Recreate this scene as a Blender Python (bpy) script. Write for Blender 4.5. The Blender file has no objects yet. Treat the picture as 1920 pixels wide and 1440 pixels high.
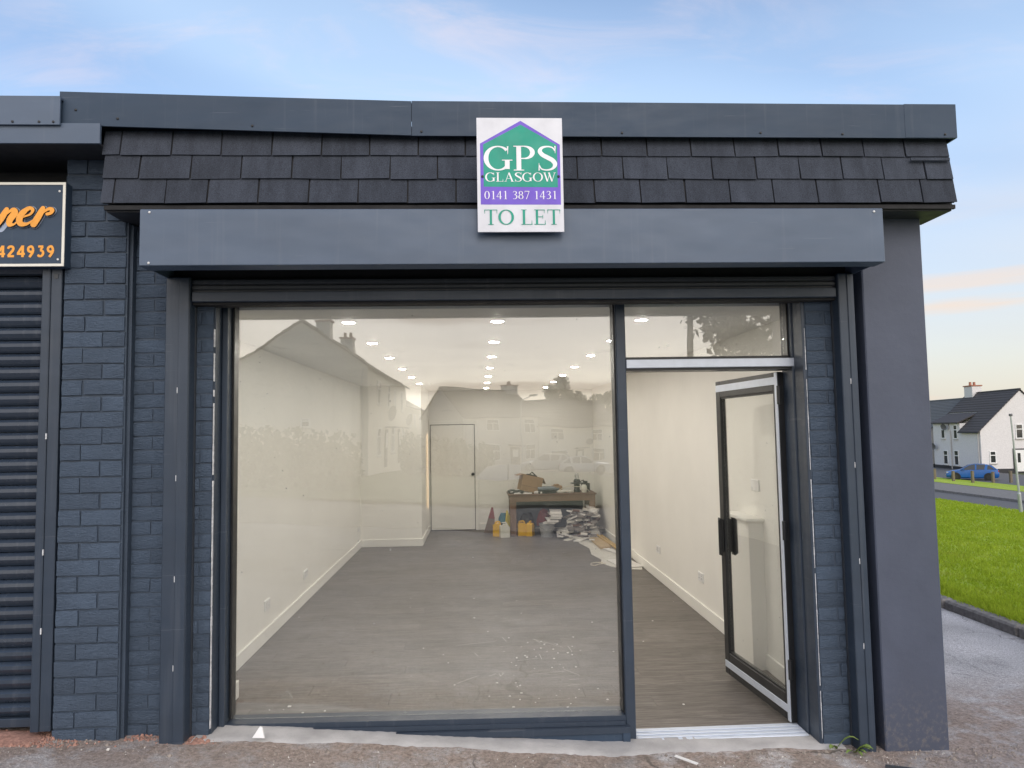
import bpy, bmesh, math, random
import numpy as np
from mathutils import Matrix, Vector
R = math.radians
rnd = random.Random(7)
sc = bpy.context.scene
col = sc.collection

# ------------------------------------------------------------------ camera, sky, sun, exposure
cam_d = bpy.data.cameras.new('camera')
cam = bpy.data.objects.new('camera', cam_d); col.objects.link(cam)
cam_d.sensor_width = 36.0
cam_d.lens = 36.0 * 1310.0 / 1920.0
cam_d.clip_start = 0.05
cam_d.clip_end = 3000
M = Matrix(((0.99874792, 0.01348310, -0.04817472, 0.0),
            (-0.04716926, -0.06694991, -0.99664074, -3.85),
            (-0.01666310, 0.99766523, -0.06623010, 1.755),
            (0, 0, 0, 1)))
# columns of M are camera right, up, back
cam.matrix_world = M
sc.camera = cam

SUN_EL, SUN_AZ = R(38), R(170)      # azimuth clockwise from +Y: behind the camera
SKY_STRENGTH = 0.15
world = bpy.data.worlds.new('World'); sc.world = world; world.use_nodes = True
def build_sky():
    nt = world.node_tree; N = nt.nodes; L = nt.links
    N.clear()
    out = N.new('ShaderNodeOutputWorld'); bg = N.new('ShaderNodeBackground')
    bg.inputs['Strength'].default_value = SKY_STRENGTH
    sky = N.new('ShaderNodeTexSky'); sky.sky_type = 'NISHITA'; sky.sun_disc = False
    sky.sun_elevation = SUN_EL; sky.sun_rotation = SUN_AZ
    sky.air_density = 1.0; sky.dust_density = 1.3; sky.ozone_density = 1.6; sky.altitude = 40
    tc = N.new('ShaderNodeTexCoord')
    sep = N.new('ShaderNodeSeparateXYZ'); L.new(tc.outputs['Generated'], sep.inputs[0])
    def math_(op, a, b=None, clamp=False):
        n = N.new('ShaderNodeMath'); n.operation = op; n.use_clamp = clamp
        for i, v in enumerate((a, b)):
            if v is None: continue
            if isinstance(v, (int, float)): n.inputs[i].default_value = v
            else: L.new(v, n.inputs[i])
        return n.outputs[0]
    zz = math_('ADD', math_('MAXIMUM', sep.outputs['Z'], 0.0), 0.10)
    px = math_('DIVIDE', sep.outputs['X'], zz); py = math_('DIVIDE', sep.outputs['Y'], zz)
    def cloud(ang, sx, sy, scale, detail, lo, hi, seed, rough=0.55, dist=0.6):
        cb = N.new('ShaderNodeCombineXYZ'); L.new(px, cb.inputs[0]); L.new(py, cb.inputs[1]); cb.inputs[2].default_value = seed
        mp = N.new('ShaderNodeMapping'); mp.inputs['Rotation'].default_value = (0, 0, R(ang)); mp.inputs['Scale'].default_value = (sx, sy, 1)
        L.new(cb.outputs[0], mp.inputs[0])
        nz = N.new('ShaderNodeTexNoise'); nz.inputs['Scale'].default_value = scale; nz.inputs['Detail'].default_value = detail
        nz.inputs['Roughness'].default_value = rough; nz.inputs['Distortion'].default_value = dist
        L.new(mp.outputs[0], nz.inputs['Vector'])
        mr = N.new('ShaderNodeMapRange'); mr.interpolation_type = 'SMOOTHSTEP'
        mr.inputs['From Min'].default_value = lo; mr.inputs['From Max'].default_value = hi
        L.new(nz.outputs['Fac'], mr.inputs['Value'])
        return mr.outputs[0]
    wisps = cloud(-28, 0.22, 0.9, 0.9, 5, 0.42, 0.80, 3.0, 0.5, 0.4)
    veil = cloud(20, 0.35, 0.7, 0.7, 3, 0.35, 0.75, 11.0)
    fleece = math_('MULTIPLY', cloud(-30, 0.9, 2.0, 2.2, 10, 0.44, 0.74, 21.0, 0.62, 0.7), cloud(0, 0.5, 0.5, 0.55, 2, 0.42, 0.62, 5.0))
    # long flat banks near the horizon
    cb = N.new('ShaderNodeCombineXYZ'); L.new(px, cb.inputs[0]); L.new(py, cb.inputs[1]);
    mpb = N.new('ShaderNodeMapping'); mpb.inputs['Scale'].default_value = (1.2, 1.2, 17); L.new(tc.outputs['Generated'], mpb.inputs[0])
    nb = N.new('ShaderNodeTexNoise'); nb.inputs['Scale'].default_value = 1.6; nb.inputs['Detail'].default_value = 7; L.new(mpb.outputs[0], nb.inputs['Vector'])
    mb = N.new('ShaderNodeMapRange'); mb.interpolation_type = 'SMOOTHSTEP'; mb.inputs['From Min'].default_value = .52; mb.inputs['From Max'].default_value = .68
    L.new(nb.outputs['Fac'], mb.inputs['Value'])
    low = N.new('ShaderNodeMapRange'); low.interpolation_type = 'SMOOTHSTEP'; low.inputs['From Min'].default_value = .30; low.inputs['From Max'].default_value = .12
    L.new(sep.outputs['Z'], low.inputs['Value'])
    bank = math_('MULTIPLY', mb.outputs[0], low.outputs[0])
    def mix(fac, a, colr, k):
        m = N.new('ShaderNodeMix'); m.data_type = 'RGBA'
        L.new(math_('MULTIPLY', fac, k), m.inputs['Factor'])
        L.new(a, m.inputs['A']); m.inputs['B'].default_value = (*colr, 1)
        return m.outputs['Result']
    c = sky.outputs[0]
    c = mix(veil, c, (2.95, 3.85, 5.0), 0.80)
    c = mix(wisps, c, (3.5, 4.1, 4.9), 0.40)
    c = mix(fleece, c, (4.0, 3.5, 3.75), 0.7)
    # warm low haze, brighter on the sunset side
    sd = N.new('ShaderNodeVectorMath'); sd.operation = 'DOT_PRODUCT'; L.new(tc.outputs['Generated'], sd.inputs[0]); sd.inputs[1].default_value = (0.35, -0.94, 0)
    side = N.new('ShaderNodeMapRange'); side.interpolation_type = 'SMOOTHSTEP'; side.inputs['From Min'].default_value = -.6; side.inputs['From Max'].default_value = .9; side.inputs['To Min'].default_value = 1.0; side.inputs['To Max'].default_value = 3.3
    L.new(sd.outputs['Value'], side.inputs['Value'])
    haze = N.new('ShaderNodeMapRange'); haze.interpolation_type = 'SMOOTHSTEP'; haze.inputs['From Min'].default_value = .42; haze.inputs['From Max'].default_value = -.02
    L.new(math_('DIVIDE', sep.outputs['Z'], math_('ADD', math_('MULTIPLY', side.outputs[0], 1.2), -0.2)), haze.inputs['Value'])
    hc = N.new('ShaderNodeVectorMath'); hc.operation = 'SCALE'; hc.inputs[0].default_value = (3.25, 2.92, 2.54); L.new(side.outputs[0], hc.inputs['Scale'])
    hm = N.new('ShaderNodeMix'); hm.data_type = 'RGBA'; L.new(math_('MULTIPLY', haze.outputs[0], 0.8), hm.inputs['Factor']); L.new(c, hm.inputs['A']); L.new(hc.outputs[0], hm.inputs['B'])
    c = hm.outputs['Result']
    c = mix(bank, c, (4.3, 3.3, 2.55), 0.65)
    L.new(c, bg.inputs['Color']); L.new(bg.outputs[0], out.inputs['Surface'])
build_sky()
sun_d = bpy.data.lights.new('sun', 'SUN'); sun = bpy.data.objects.new('sun', sun_d); col.objects.link(sun)
sun_d.energy = 0.6; sun_d.angle = R(30); sun_d.color = (1.0, 0.95, 0.90)
sdir = Vector((math.sin(SUN_AZ) * math.cos(SUN_EL), math.cos(SUN_AZ) * math.cos(SUN_EL), math.sin(SUN_EL)))
sun.rotation_euler = sdir.to_track_quat('Z', 'Y').to_euler()
sc.view_settings.view_transform = 'Standard'; sc.view_settings.look = 'None'
sc.view_settings.exposure = 0.64; sc.view_settings.gamma = 1.0; sc.view_settings.use_curve_mapping = False
sc.render.engine = 'CYCLES'
sc.cycles.use_denoising = True
sc.cycles.max_bounces = 12; sc.cycles.transparent_max_bounces = 16; sc.cycles.glossy_bounces = 5; sc.cycles.diffuse_bounces = 9
sc.cycles.caustics_reflective = False; sc.cycles.caustics_refractive = False
sc.cycles.sample_clamp_indirect = 6.0
LAMP = 245.0        # emission of the downlight lenses

# ------------------------------------------------------------------ materials
MAT = {}
class NT:
    def __init__(s, name):
        m = bpy.data.materials.new(name); m.use_nodes = True
        s.m = m; s.t = m.node_tree; s.N = s.t.nodes; s.L = s.t.links
        s.b = s.N['Principled BSDF']; s.out = s.N['Material Output']; MAT[name] = m
    def node(s, t, **kw):
        n = s.N.new(t)
        for k, v in kw.items():
            if k in n.inputs: n.inputs[k].default_value = v
            else: setattr(n, k, v)
        return n
    def link(s, a, b): s.L.new(a, b)
    def pos(s, scale=(1, 1, 1), rot=(0, 0, 0), obj=False, rand=False):
        g = s.node('ShaderNodeTexCoord').outputs['Object'] if obj else s.node('ShaderNodeNewGeometry').outputs['Position']
        if rand:
            oi = s.node('ShaderNodeObjectInfo'); a = s.node('ShaderNodeVectorMath', operation='MULTIPLY_ADD')
            s.link(oi.outputs['Random'], a.inputs[0]); a.inputs[1].default_value = (13.7, 7.1, 31.3); s.link(g, a.inputs[2]); g = a.outputs[0]
        mp = s.node('ShaderNodeMapping'); mp.inputs['Scale'].default_value = scale; mp.inputs['Rotation'].default_value = rot
        s.link(g, mp.inputs[0]); return mp.outputs[0]
    def noise(s, vec, scale, detail=4, rough=.55, dist=0):
        n = s.node('ShaderNodeTexNoise'); n.inputs['Scale'].default_value = scale; n.inputs['Detail'].default_value = detail
        n.inputs['Roughness'].default_value = rough; n.inputs['Distortion'].default_value = dist
        s.link(vec, n.inputs['Vector']); return n.outputs['Fac']
    def rng(s, v, a, b, c=0, d=1, smooth=False):
        n = s.node('ShaderNodeMapRange'); n.inputs['From Min'].default_value = a; n.inputs['From Max'].default_value = b
        n.inputs['To Min'].default_value = c; n.inputs['To Max'].default_value = d
        if smooth: n.interpolation_type = 'SMOOTHSTEP'
        s.link(v, n.inputs['Value']); return n.outputs[0]
    def math(s, op, a, b):
        n = s.node('ShaderNodeMath', operation=op)
        for i, v in enumerate((a, b)):
            if isinstance(v, (int, float)): n.inputs[i].default_value = v
            else: s.link(v, n.inputs[i])
        return n.outputs[0]
    def mix(s, f, a, b):
        n = s.node('ShaderNodeMix', data_type='RGBA')
        if isinstance(f, (int, float)): n.inputs['Factor'].default_value = f
        else: s.link(f, n.inputs['Factor'])
        for k, v in (('A', a), ('B', b)):
            if isinstance(v, tuple): n.inputs[k].default_value = (*v, 1)
            else: s.link(v, n.inputs[k])
        return n.outputs['Result']
    def scale(s, c, f):       # colour times value
        n = s.node('ShaderNodeVectorMath', operation='SCALE')
        if isinstance(c, tuple): n.inputs[0].default_value = c
        else: s.link(c, n.inputs[0])
        s.link(f, n.inputs['Scale']); return n.outputs[0]
    def color(s, c):
        if isinstance(c, tuple): s.b.inputs['Base Color'].default_value = (*c, 1)
        else: s.link(c, s.b.inputs['Base Color'])
    def rough(s, r):
        if isinstance(r, (int, float)): s.b.inputs['Roughness'].default_value = r
        else: s.link(r, s.b.inputs['Roughness'])
    def bump(s, h, strength, dist=.01, prev=None):
        n = s.node('ShaderNodeBump'); n.inputs['Strength'].default_value = strength; n.inputs['Distance'].default_value = dist
        s.link(h, n.inputs['Height'])
        if prev: s.link(prev, n.inputs['Normal'])
        s.link(n.outputs[0], s.b.inputs['Normal']); return n.outputs[0]
    def set(s, **kw):
        for k, v in kw.items(): s.b.inputs[k.replace('_', ' ')].default_value = v

def plain(name, c, rough=.5, metal=0., var=.12, vs=6., bump=.0, bs=120., bd=.002, spec=.5, rand=0.):
    n = NT(name); f = n.rng(n.noise(n.pos(), vs, 5), .3, .7, 1 - var, 1 + var)
    if rand:
        oi = n.node('ShaderNodeObjectInfo'); f = n.math('MULTIPLY', f, n.rng(oi.outputs['Random'], 0, 1, 1 - rand, 1 + rand))
    n.color(n.scale(c, f)); n.rough(n.rng(n.noise(n.pos(), vs * 2.3, 4), .3, .7, max(.02, rough - .07), min(1, rough + .07)))
    n.set(Metallic=metal, Specular_IOR_Level=spec)
    if bump: n.bump(n.noise(n.pos(), bs, 4), bump, bd)
    return n.m

NAVY = (0.058, 0.084, 0.126)
def mk_brick():
    n = NT('painted_brick')
    v = n.pos(rand=True)
    f = n.rng(n.noise(v, 3.0, 4), .3, .7, .85, 1.15)
    oi = n.node('ShaderNodeObjectInfo')
    f = n.math('MULTIPLY', f, n.rng(oi.outputs['Random'], 0, 1, .9, 1.1))
    c = n.scale(NAVY, f)
    chips = n.rng(n.noise(n.pos(), 55, 3), .74, .78)
    c = n.mix(n.math('MULTIPLY', chips, .35), c, (.16, .16, .17))
    n.color(c); n.rough(.56); n.set(Specular_IOR_Level=.4)
    comb = n.noise(n.pos(scale=(18, 18, 95), rand=True), 1.6, 5, .6, 1.5)
    b1 = n.bump(comb, .8, .012)
    n.bump(n.noise(n.pos(rand=True), 150, 4), .5, .004, b1)
mk_brick()
def mk_metal(name, c, rough, dent=.12, spec=.5, streak=.1):
    n = NT(name)
    f = n.rng(n.noise(n.pos(scale=(.8, .8, 3)), 1.7, 5), .3, .7, 1 - streak, 1 + streak)
    drip = n.rng(n.noise(n.pos(scale=(26, 26, .9)), 1.0, 6, .6), .56, .78)
    c2 = n.mix(n.math('MULTIPLY', drip, .10), n.scale(c, f), (.30, .31, .33))
    scr = n.rng(n.noise(n.pos(scale=(2.2, 2.2, 60), rot=(0, .25, .1)), 1.3, 3, .5), .70, .73)
    c2 = n.mix(n.math('MULTIPLY', scr, .10), c2, (.34, .35, .38))
    n.color(c2); n.rough(n.rng(n.noise(n.pos(scale=(1, 1, 3)), 5, 8, .7), .3, .7, rough - .10, rough + .08)); n.set(Specular_IOR_Level=spec)
    b = n.bump(n.noise(n.pos(scale=(1, 1, 1.6)), 2.2, 2), dent, .05)
    n.bump(n.noise(n.pos(), 420, 2), .06, .001, b)
    return n.m
mk_metal('coated_steel', (.034, .056, .092), .56, .14, .35)
mk_metal('shutter_box_steel', (.080, .112, .168), .46, .24)
mk_metal('aluminium_frame', (.030, .044, .068), .44, .02)
mk_metal('slat_paint', (.026, .038, .060), .24, .03)
mk_metal('dark_steel', (.040, .046, .056), .40, .03)
plain('door_dark', (.018, .019, .021), .35, var=.1)
plain('silver_trim', (.58, .63, .72), .38, metal=.15, var=.05, vs=20, bump=.05, bs=300)
plain('mortar_paint', tuple(c * .72 for c in NAVY), .62, bump=.5, bs=160, bd=.004)
def mk_render():
    n = NT('painted_render')
    f = n.rng(n.noise(n.pos(), 1.6, 6, .6), .3, .7, .86, 1.14)
    c = n.scale((.064, .076, .114), f)
    scuff = n.rng(n.noise(n.pos(scale=(3, 3, 1)), 7, 6, .7), .62, .8)
    c = n.mix(n.math('MULTIPLY', scuff, .25), c, (.13, .13, .15))
    patch = n.rng(n.noise(n.pos(), .9, 3, .4, 1.0), .50, .53)
    c = n.mix(n.math('MULTIPLY', patch, .35), c, (.054, .064, .094))
    sx = n.node('ShaderNodeSeparateXYZ'); n.link(n.node('ShaderNodeNewGeometry').outputs['Position'], sx.inputs[0])
    spl = n.math('MULTIPLY', n.rng(sx.outputs['Z'], .45, .0, 0, 1, True), n.rng(n.noise(n.pos(), 38, 5, .7), .50, .66))
    c = n.mix(n.math('MULTIPLY', spl, .45), c, (.20, .175, .155))
    n.color(c); n.rough(.6)
    b = n.bump(n.noise(n.pos(), 14, 5), .25, .01); n.bump(n.noise(n.pos(), 260, 3), .5, .002, b)
mk_render()
def mk_shingle():
    n = NT('felt_shingle')
    sp = n.noise(n.pos(), 240, 3, .85)
    oi = n.node('ShaderNodeObjectInfo')
    f = n.math('MULTIPLY', n.rng(sp, .3, .7, .45, 1.6), n.rng(oi.outputs['Random'], 0, 1, .84, 1.14))
    f = n.math('MULTIPLY', f, n.rng(n.noise(n.pos(scale=(6, 6, 1.2)), 3, 6, .65), .3, .7, .78, 1.2))
    n.color(n.scale((.044, .051, .068), f)); n.rough(.9); n.set(Specular_IOR_Level=.25)
    n.bump(sp, .6, .002)
mk_shingle()
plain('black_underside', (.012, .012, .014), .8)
plain('soffit_dark', (.024, .026, .032), .55)
plain('sealant_white', (.62, .63, .66), .6, var=.25, vs=60)
def mk_wall(name, c):
    n = NT(name)
    f = n.rng(n.noise(n.pos(), .9, 5), .3, .7, .95, 1.04)
    c1 = n.scale(c, f)
    marks = n.rng(n.noise(n.pos(scale=(1, 1, .5)), 9, 8, .7), .70, .76)
    c1 = n.mix(n.math('MULTIPLY', marks, .10), c1, (.45, .42, .38))
    n.color(c1); n.rough(.62)
    n.bump(n.noise(n.pos(), 90, 3), .06, .003)
mk_wall('plaster_wall', (.84, .825, .785)); mk_wall('ceiling_white', (.87, .87, .86)); mk_wall('gloss_trim', (.83, .82, .78))
plain('socket_white', (.80, .80, .80), .3, var=.02)
plain('dark_gap', (.01, .01, .01), .9)
def mk_plank():
    n = NT('laminate_plank')
    v = n.pos(scale=(.8, 20, 1), rand=True)
    g = n.noise(v, 2.6, 9, .68, 1.4)
    g2 = n.noise(n.pos(scale=(3, 90, 1), rand=True), 2.0, 4, .6, .4)
    oi = n.node('ShaderNodeObjectInfo')
    c = n.mix(n.rng(g, .32, .68), (.060, .052, .047), (.250, .225, .205))
    c = n.mix(n.math('MULTIPLY', n.rng(g2, .46, .60), .75), c, (.048, .041, .038))
    c = n.scale(c, n.rng(oi.outputs['Random'], 0, 1, .88, 1.12))
    p = n.pos()
    dust = n.math('MULTIPLY', n.rng(n.noise(p, 2.1, 8, .7), .50, .75), n.rng(n.noise(p, .5, 2), .4, .65))
    c = n.mix(n.math('MULTIPLY', dust, .35), c, (.42, .41, .39))
    n.color(c); n.rough(n.rng(g, .3, .7, .33, .5)); n.bump(g2, .12, .002)
mk_plank()
def mk_asphalt():
    n = NT('worn_asphalt')
    p = n.pos()
    agg = n.noise(p, 130, 3, .7); agg2 = n.noise(p, 48, 5, .75); big = n.noise(p, 1.1, 6, .6)
    c = n.mix(n.rng(agg, .35, .7), (.20, .20, .208), (.55, .54, .555))
    c = n.mix(n.rng(big, .35, .68), c, n.scale(c, n.rng(agg2, .3, .7, 1.0, 2.0)))
    # asphalt darkened away from the shop to dim its reflection; sand close in
    sx = n.node('ShaderNodeSeparateXYZ'); n.link(n.node('ShaderNodeNewGeometry').outputs['Position'], sx.inputs[0])
    undimmed = n.rng(n.math('ADD', sx.outputs['Y'], n.math('MULTIPLY', n.noise(p, .9, 5), 2.4)), -2.6, 1.2, 0, 1, True)
    c = n.mix(undimmed, n.scale(c, n.rng(big, .3, .7, .42, .52)), c)
    near = n.math('MULTIPLY', n.rng(sx.outputs['Y'], -.75, -.15, 0, 1, True), n.rng(sx.outputs['Y'], 1.2, .2, 0, 1, True))
    sand = n.math('MULTIPLY', near, n.rng(n.noise(p, 5, 7, .65), .30, .52))
    c = n.mix(sand, c, n.mix(n.rng(agg2, .35, .65), (.17, .13, .108), (.40, .325, .285)))
    pale = n.rng(n.noise(p, 75, 2, .5), .66, .70)
    c = n.mix(n.math('MULTIPLY', pale, .45), c, (.46, .44, .42))
    vo = n.node('ShaderNodeTexVoronoi', feature='DISTANCE_TO_EDGE'); vo.inputs['Scale'].default_value = 1.1; wv = n.node('ShaderNodeVectorMath', operation='MULTIPLY_ADD')
    nn = n.node('ShaderNodeTexNoise'); nn.inputs['Scale'].default_value = 3.0; nn.inputs['Detail'].default_value = 6; n.link(p, nn.inputs['Vector']); n.link(nn.outputs['Color'], wv.inputs[0]); wv.inputs[1].default_value = (.5, .5, 0); n.link(p, wv.inputs[2]); n.link(wv.outputs[0], vo.inputs['Vector'])
    crack = n.math('MULTIPLY', n.rng(vo.outputs['Distance'], .004, .010, 1, 0), n.rng(n.noise(p, .8, 2), .48, .6))
    c = n.mix(n.math('MULTIPLY', crack, .7), c, (.05, .045, .04))
    stain = n.rng(n.noise(p, 1.9, 7, .7), .56, .72); c = n.mix(n.math('MULTIPLY', stain, .45), c, (.10, .095, .09))
    n.color(c); n.rough(.85)
    b = n.bump(agg2, .8, .012); n.bump(agg, .7, .004, b)
mk_asphalt()
plain('road_asphalt', (.10, .10, .105), .85, var=.2, vs=30, bump=.6, bs=150)
plain('concrete', (.40, .39, .39), .9, var=.16, vs=7, bump=.7, bs=90, bd=.006)
plain('kerb_concrete', (.20, .19, .185), .9, var=.3, vs=22, bump=.9, bs=70, bd=.008, rand=.15)
plain('pavement_slab', (.16, .155, .15), .9, var=.2, vs=10)
plain('brick_dust', (.33, .185, .145), .95, var=.35, vs=60, bump=1, bs=220)
plain('sand_grit', (.30, .26, .23), .95, var=.4, vs=90, rand=.3)
def mk_grass(name, a, b):
    n = NT(name); p = n.pos()
    f = n.noise(p, .7, 6, .65); f2 = n.noise(p, 30, 3)
    c = n.mix(n.rng(f, .35, .65), a, b); c = n.scale(c, n.rng(f2, .3, .7, .75, 1.25))
    if name != 'ground_grass': c = n.mix(n.math('MULTIPLY', n.rng(n.noise(p, 1.7, 7, .7), .52, .72), .55), c, (.36, .36, .07))
    n.color(c); n.rough(.75); n.set(Specular_IOR_Level=.25)
    try: n.b.inputs['Subsurface Weight'].default_value = 0
    except Exception: pass
    n.bump(n.noise(p, 60, 4), .8, .03)
    if 'blade' in name:
        tr = n.node('ShaderNodeBsdfTranslucent'); n.link(c, tr.inputs['Color']); mx = n.node('ShaderNodeMixShader'); mx.inputs[0].default_value = .5
        n.link(n.b.outputs[0], mx.inputs[1]); n.link(tr.outputs[0], mx.inputs[2]); n.link(mx.outputs[0], n.out.inputs['Surface'])
mk_grass('lawn', (.29, .40, .028), (.35, .45, .038)); mk_grass('grass_blade', (.31, .42, .028), (.39, .49, .042))
mk_grass('ground_grass', (.060, .085, .030), (.085, .110, .038))
def mk_leaf(name, a, b):
    n = NT(name); f = n.noise(n.pos(), 2.5, 3); n.color(n.mix(n.rng(f, .3, .7), a, b)); n.rough(.6)
mk_leaf('leaf', (.020, .035, .012), (.050, .075, .024)); mk_leaf('hedge_leaf', (.035, .055, .016), (.070, .095, .030)); mk_leaf('weed_leaf', (.16, .24, .05), (.26, .30, .09))
plain('bark', (.07, .055, .042), .9, var=.3, vs=20)
def mk_glass(name, r0, dirt):
    n = NT(name); N = n.node
    geo = N('ShaderNodeNewGeometry')
    d = N('ShaderNodeVectorMath', operation='DOT_PRODUCT'); n.link(geo.outputs['Normal'], d.inputs[0]); n.link(geo.outputs['Incoming'], d.inputs[1])
    a = n.math('SUBTRACT', 1.0, N_abs(n, d.outputs['Value']))
    f = n.math('ADD', n.math('MULTIPLY', n.math('POWER', a, 5.0), 1 - r0), r0)
    tr = N('ShaderNodeBsdfTransparent'); tr.inputs['Color'].default_value = (.985, .992, .985, 1)
    gl = N('ShaderNodeBsdfGlossy'); gl.inputs['Roughness'].default_value = .0; gl.inputs['Color'].default_value = (1, 1, 1, 1)
    bp = N('ShaderNodeBump'); bp.inputs['Strength'].default_value = .10; bp.inputs['Distance'].default_value = .012; n.link(n.noise(n.pos(), 1.6, 2), bp.inputs['Height']); n.link(bp.outputs[0], gl.inputs['Normal'])
    mx = N('ShaderNodeMixShader'); n.link(f, mx.inputs[0]); n.link(tr.outputs[0], mx.inputs[1]); n.link(gl.outputs[0], mx.inputs[2])
    df = N('ShaderNodeBsdfDiffuse'); df.inputs['Color'].default_value = (.74, .74, .73, 1)
    p = n.pos()
    film = n.rng(n.noise(n.pos(scale=(1, 1, .35)), 2.6, 7, .65), .3, .75, .35, 1.5)
    sx = N('ShaderNodeSeparateXYZ'); n.link(geo.outputs['Position'], sx.inputs[0])
    low = n.rng(sx.outputs['Z'], .1, 1.3, 1.7, .8, True)
    specks = n.rng(n.noise(p, 46, 2, .4), .775, .80, 0, .55)
    smear = n.math('MULTIPLY', n.rng(n.noise(n.pos(scale=(2, 2, 9), rot=(0, .5, 0)), 2.2, 7, .7, 1.5), .60, .78), .045)
    fac = n.math('ADD', n.math('ADD', n.math('MULTIPLY', n.math('MULTIPLY', film, low), dirt), specks), smear) if dirt else 0.0
    m2 = N('ShaderNodeMixShader'); n.link(mx.outputs[0], m2.inputs[1]); n.link(df.outputs[0], m2.inputs[2])
    if dirt: n.link(fac, m2.inputs[0])
    else: m2.inputs[0].default_value = 0
    n.link(m2.outputs[0], n.out.inputs['Surface']); n.N.remove(n.b)
def N_abs(n, v):
    k = n.node('ShaderNodeMath', operation='ABSOLUTE'); n.link(v, k.inputs[0]); return k.outputs[0]
mk_glass('window_glass', .115, .011); mk_glass('door_glass', .055, .008)
plain('far_pane', (.025, .028, .030), .06, var=.1, spec=.8)
def emit(name, c, s):
    n = NT(name); n.color((.8, .8, .8)); n.b.inputs['Emission Color'].default_value = (*c, 1); n.b.inputs['Emission Strength'].default_value = s
emit('lamp_lens', (1.0, .935, .84), LAMP); emit('gap_glow', (1.0, .66, .36), .55)
for nm, c, ro in [('sign_white', (.66, .67, .73), .35), ('sign_green', (.006, .31, .22), .55), ('sign_purple', (.17, .095, .58), .55), ('letter_white', (.84, .83, .87), .4),
                  ('orange_paint', (.85, .36, .045), .45), ('letter_shadow', (.34, .40, .52), .45), ('letter_outline', (.03, .025, .03), .5), ('cream_frame', (.75, .73, .66), .4),
                  ('chestnut', (.20, .125, .085), .6), ('cardboard', (.33, .215, .125), .8), ('tool_black', (.016, .017, .018), .45), ('tool_blue_grey', (.16, .19, .22), .45),
                  ('steel_bright', (.6, .6, .6), .25), ('jerry_yellow', (.80, .47, .02), .35), ('jerry_white', (.70, .69, .62), .4), ('bucket_grey', (.33, .34, .35), .45),
                  ('broom_red', (.20, .04, .042), .6), ('bristle', (.17, .13, .105), .85), ('bag_blue', (.03, .17, .24), .5), ('bag_yellow', (.62, .50, .05), .5),
                  ('offcut_white', (.72, .70, .68), .5), ('offcut_grey', (.22, .20, .19), .5), ('offcut_brown', (.16, .09, .065), .6), ('hardboard', (.47, .34, .18), .7), ('pine', (.50, .33, .10), .6),
                  ('sheet_white', (.60, .58, .54), .55), ('wire_cream', (.66, .60, .50), .5), ('wire_red', (.5, .1, .05), .5),
                  ('harling_white', (.68, .66, .67), .9), ('harling_cream', (.70, .66, .59), .9), ('harling_grey', (.52, .50, .48), .9), ('base_course', (.035, .035, .04), .8),
                  ('roof_tile', (.060, .054, .056), .8), ('roof_slate', (.105, .108, .112), .8), ('upvc_white', (.80, .80, .80), .35), ('chimney_pot', (.36, .15, .10), .8),
                  ('car_blue', (.010, .095, .34), .22), ('car_silver', (.42, .43, .44), .25), ('car_white', (.72, .72, .72), .25), ('car_dark', (.02, .02, .022), .4), ('tyre', (.015, .015, .015), .8), ('rim', (.45, .45, .45), .3), ('lamp_red', (.4, .02, .02), .3),
                  ('galvanised', (.42, .45, .46), .45), ('weathered_wood', (.17, .14, .10), .85), ('dish_grey', (.12, .12, .13), .5), ('plastic_white', (.74, .74, .74), .4), ('screw', (.02, .02, .022), .4), ('screw_bright', (.7, .7, .7), .3)]:
    plain(nm, c, ro, var=.08, vs=9, bump=.25 if 'harling' in nm else .08, bs=25 if 'harling' in nm else 140, metal=.6 if nm in ('steel_bright', 'galvanised') else 0)

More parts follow.
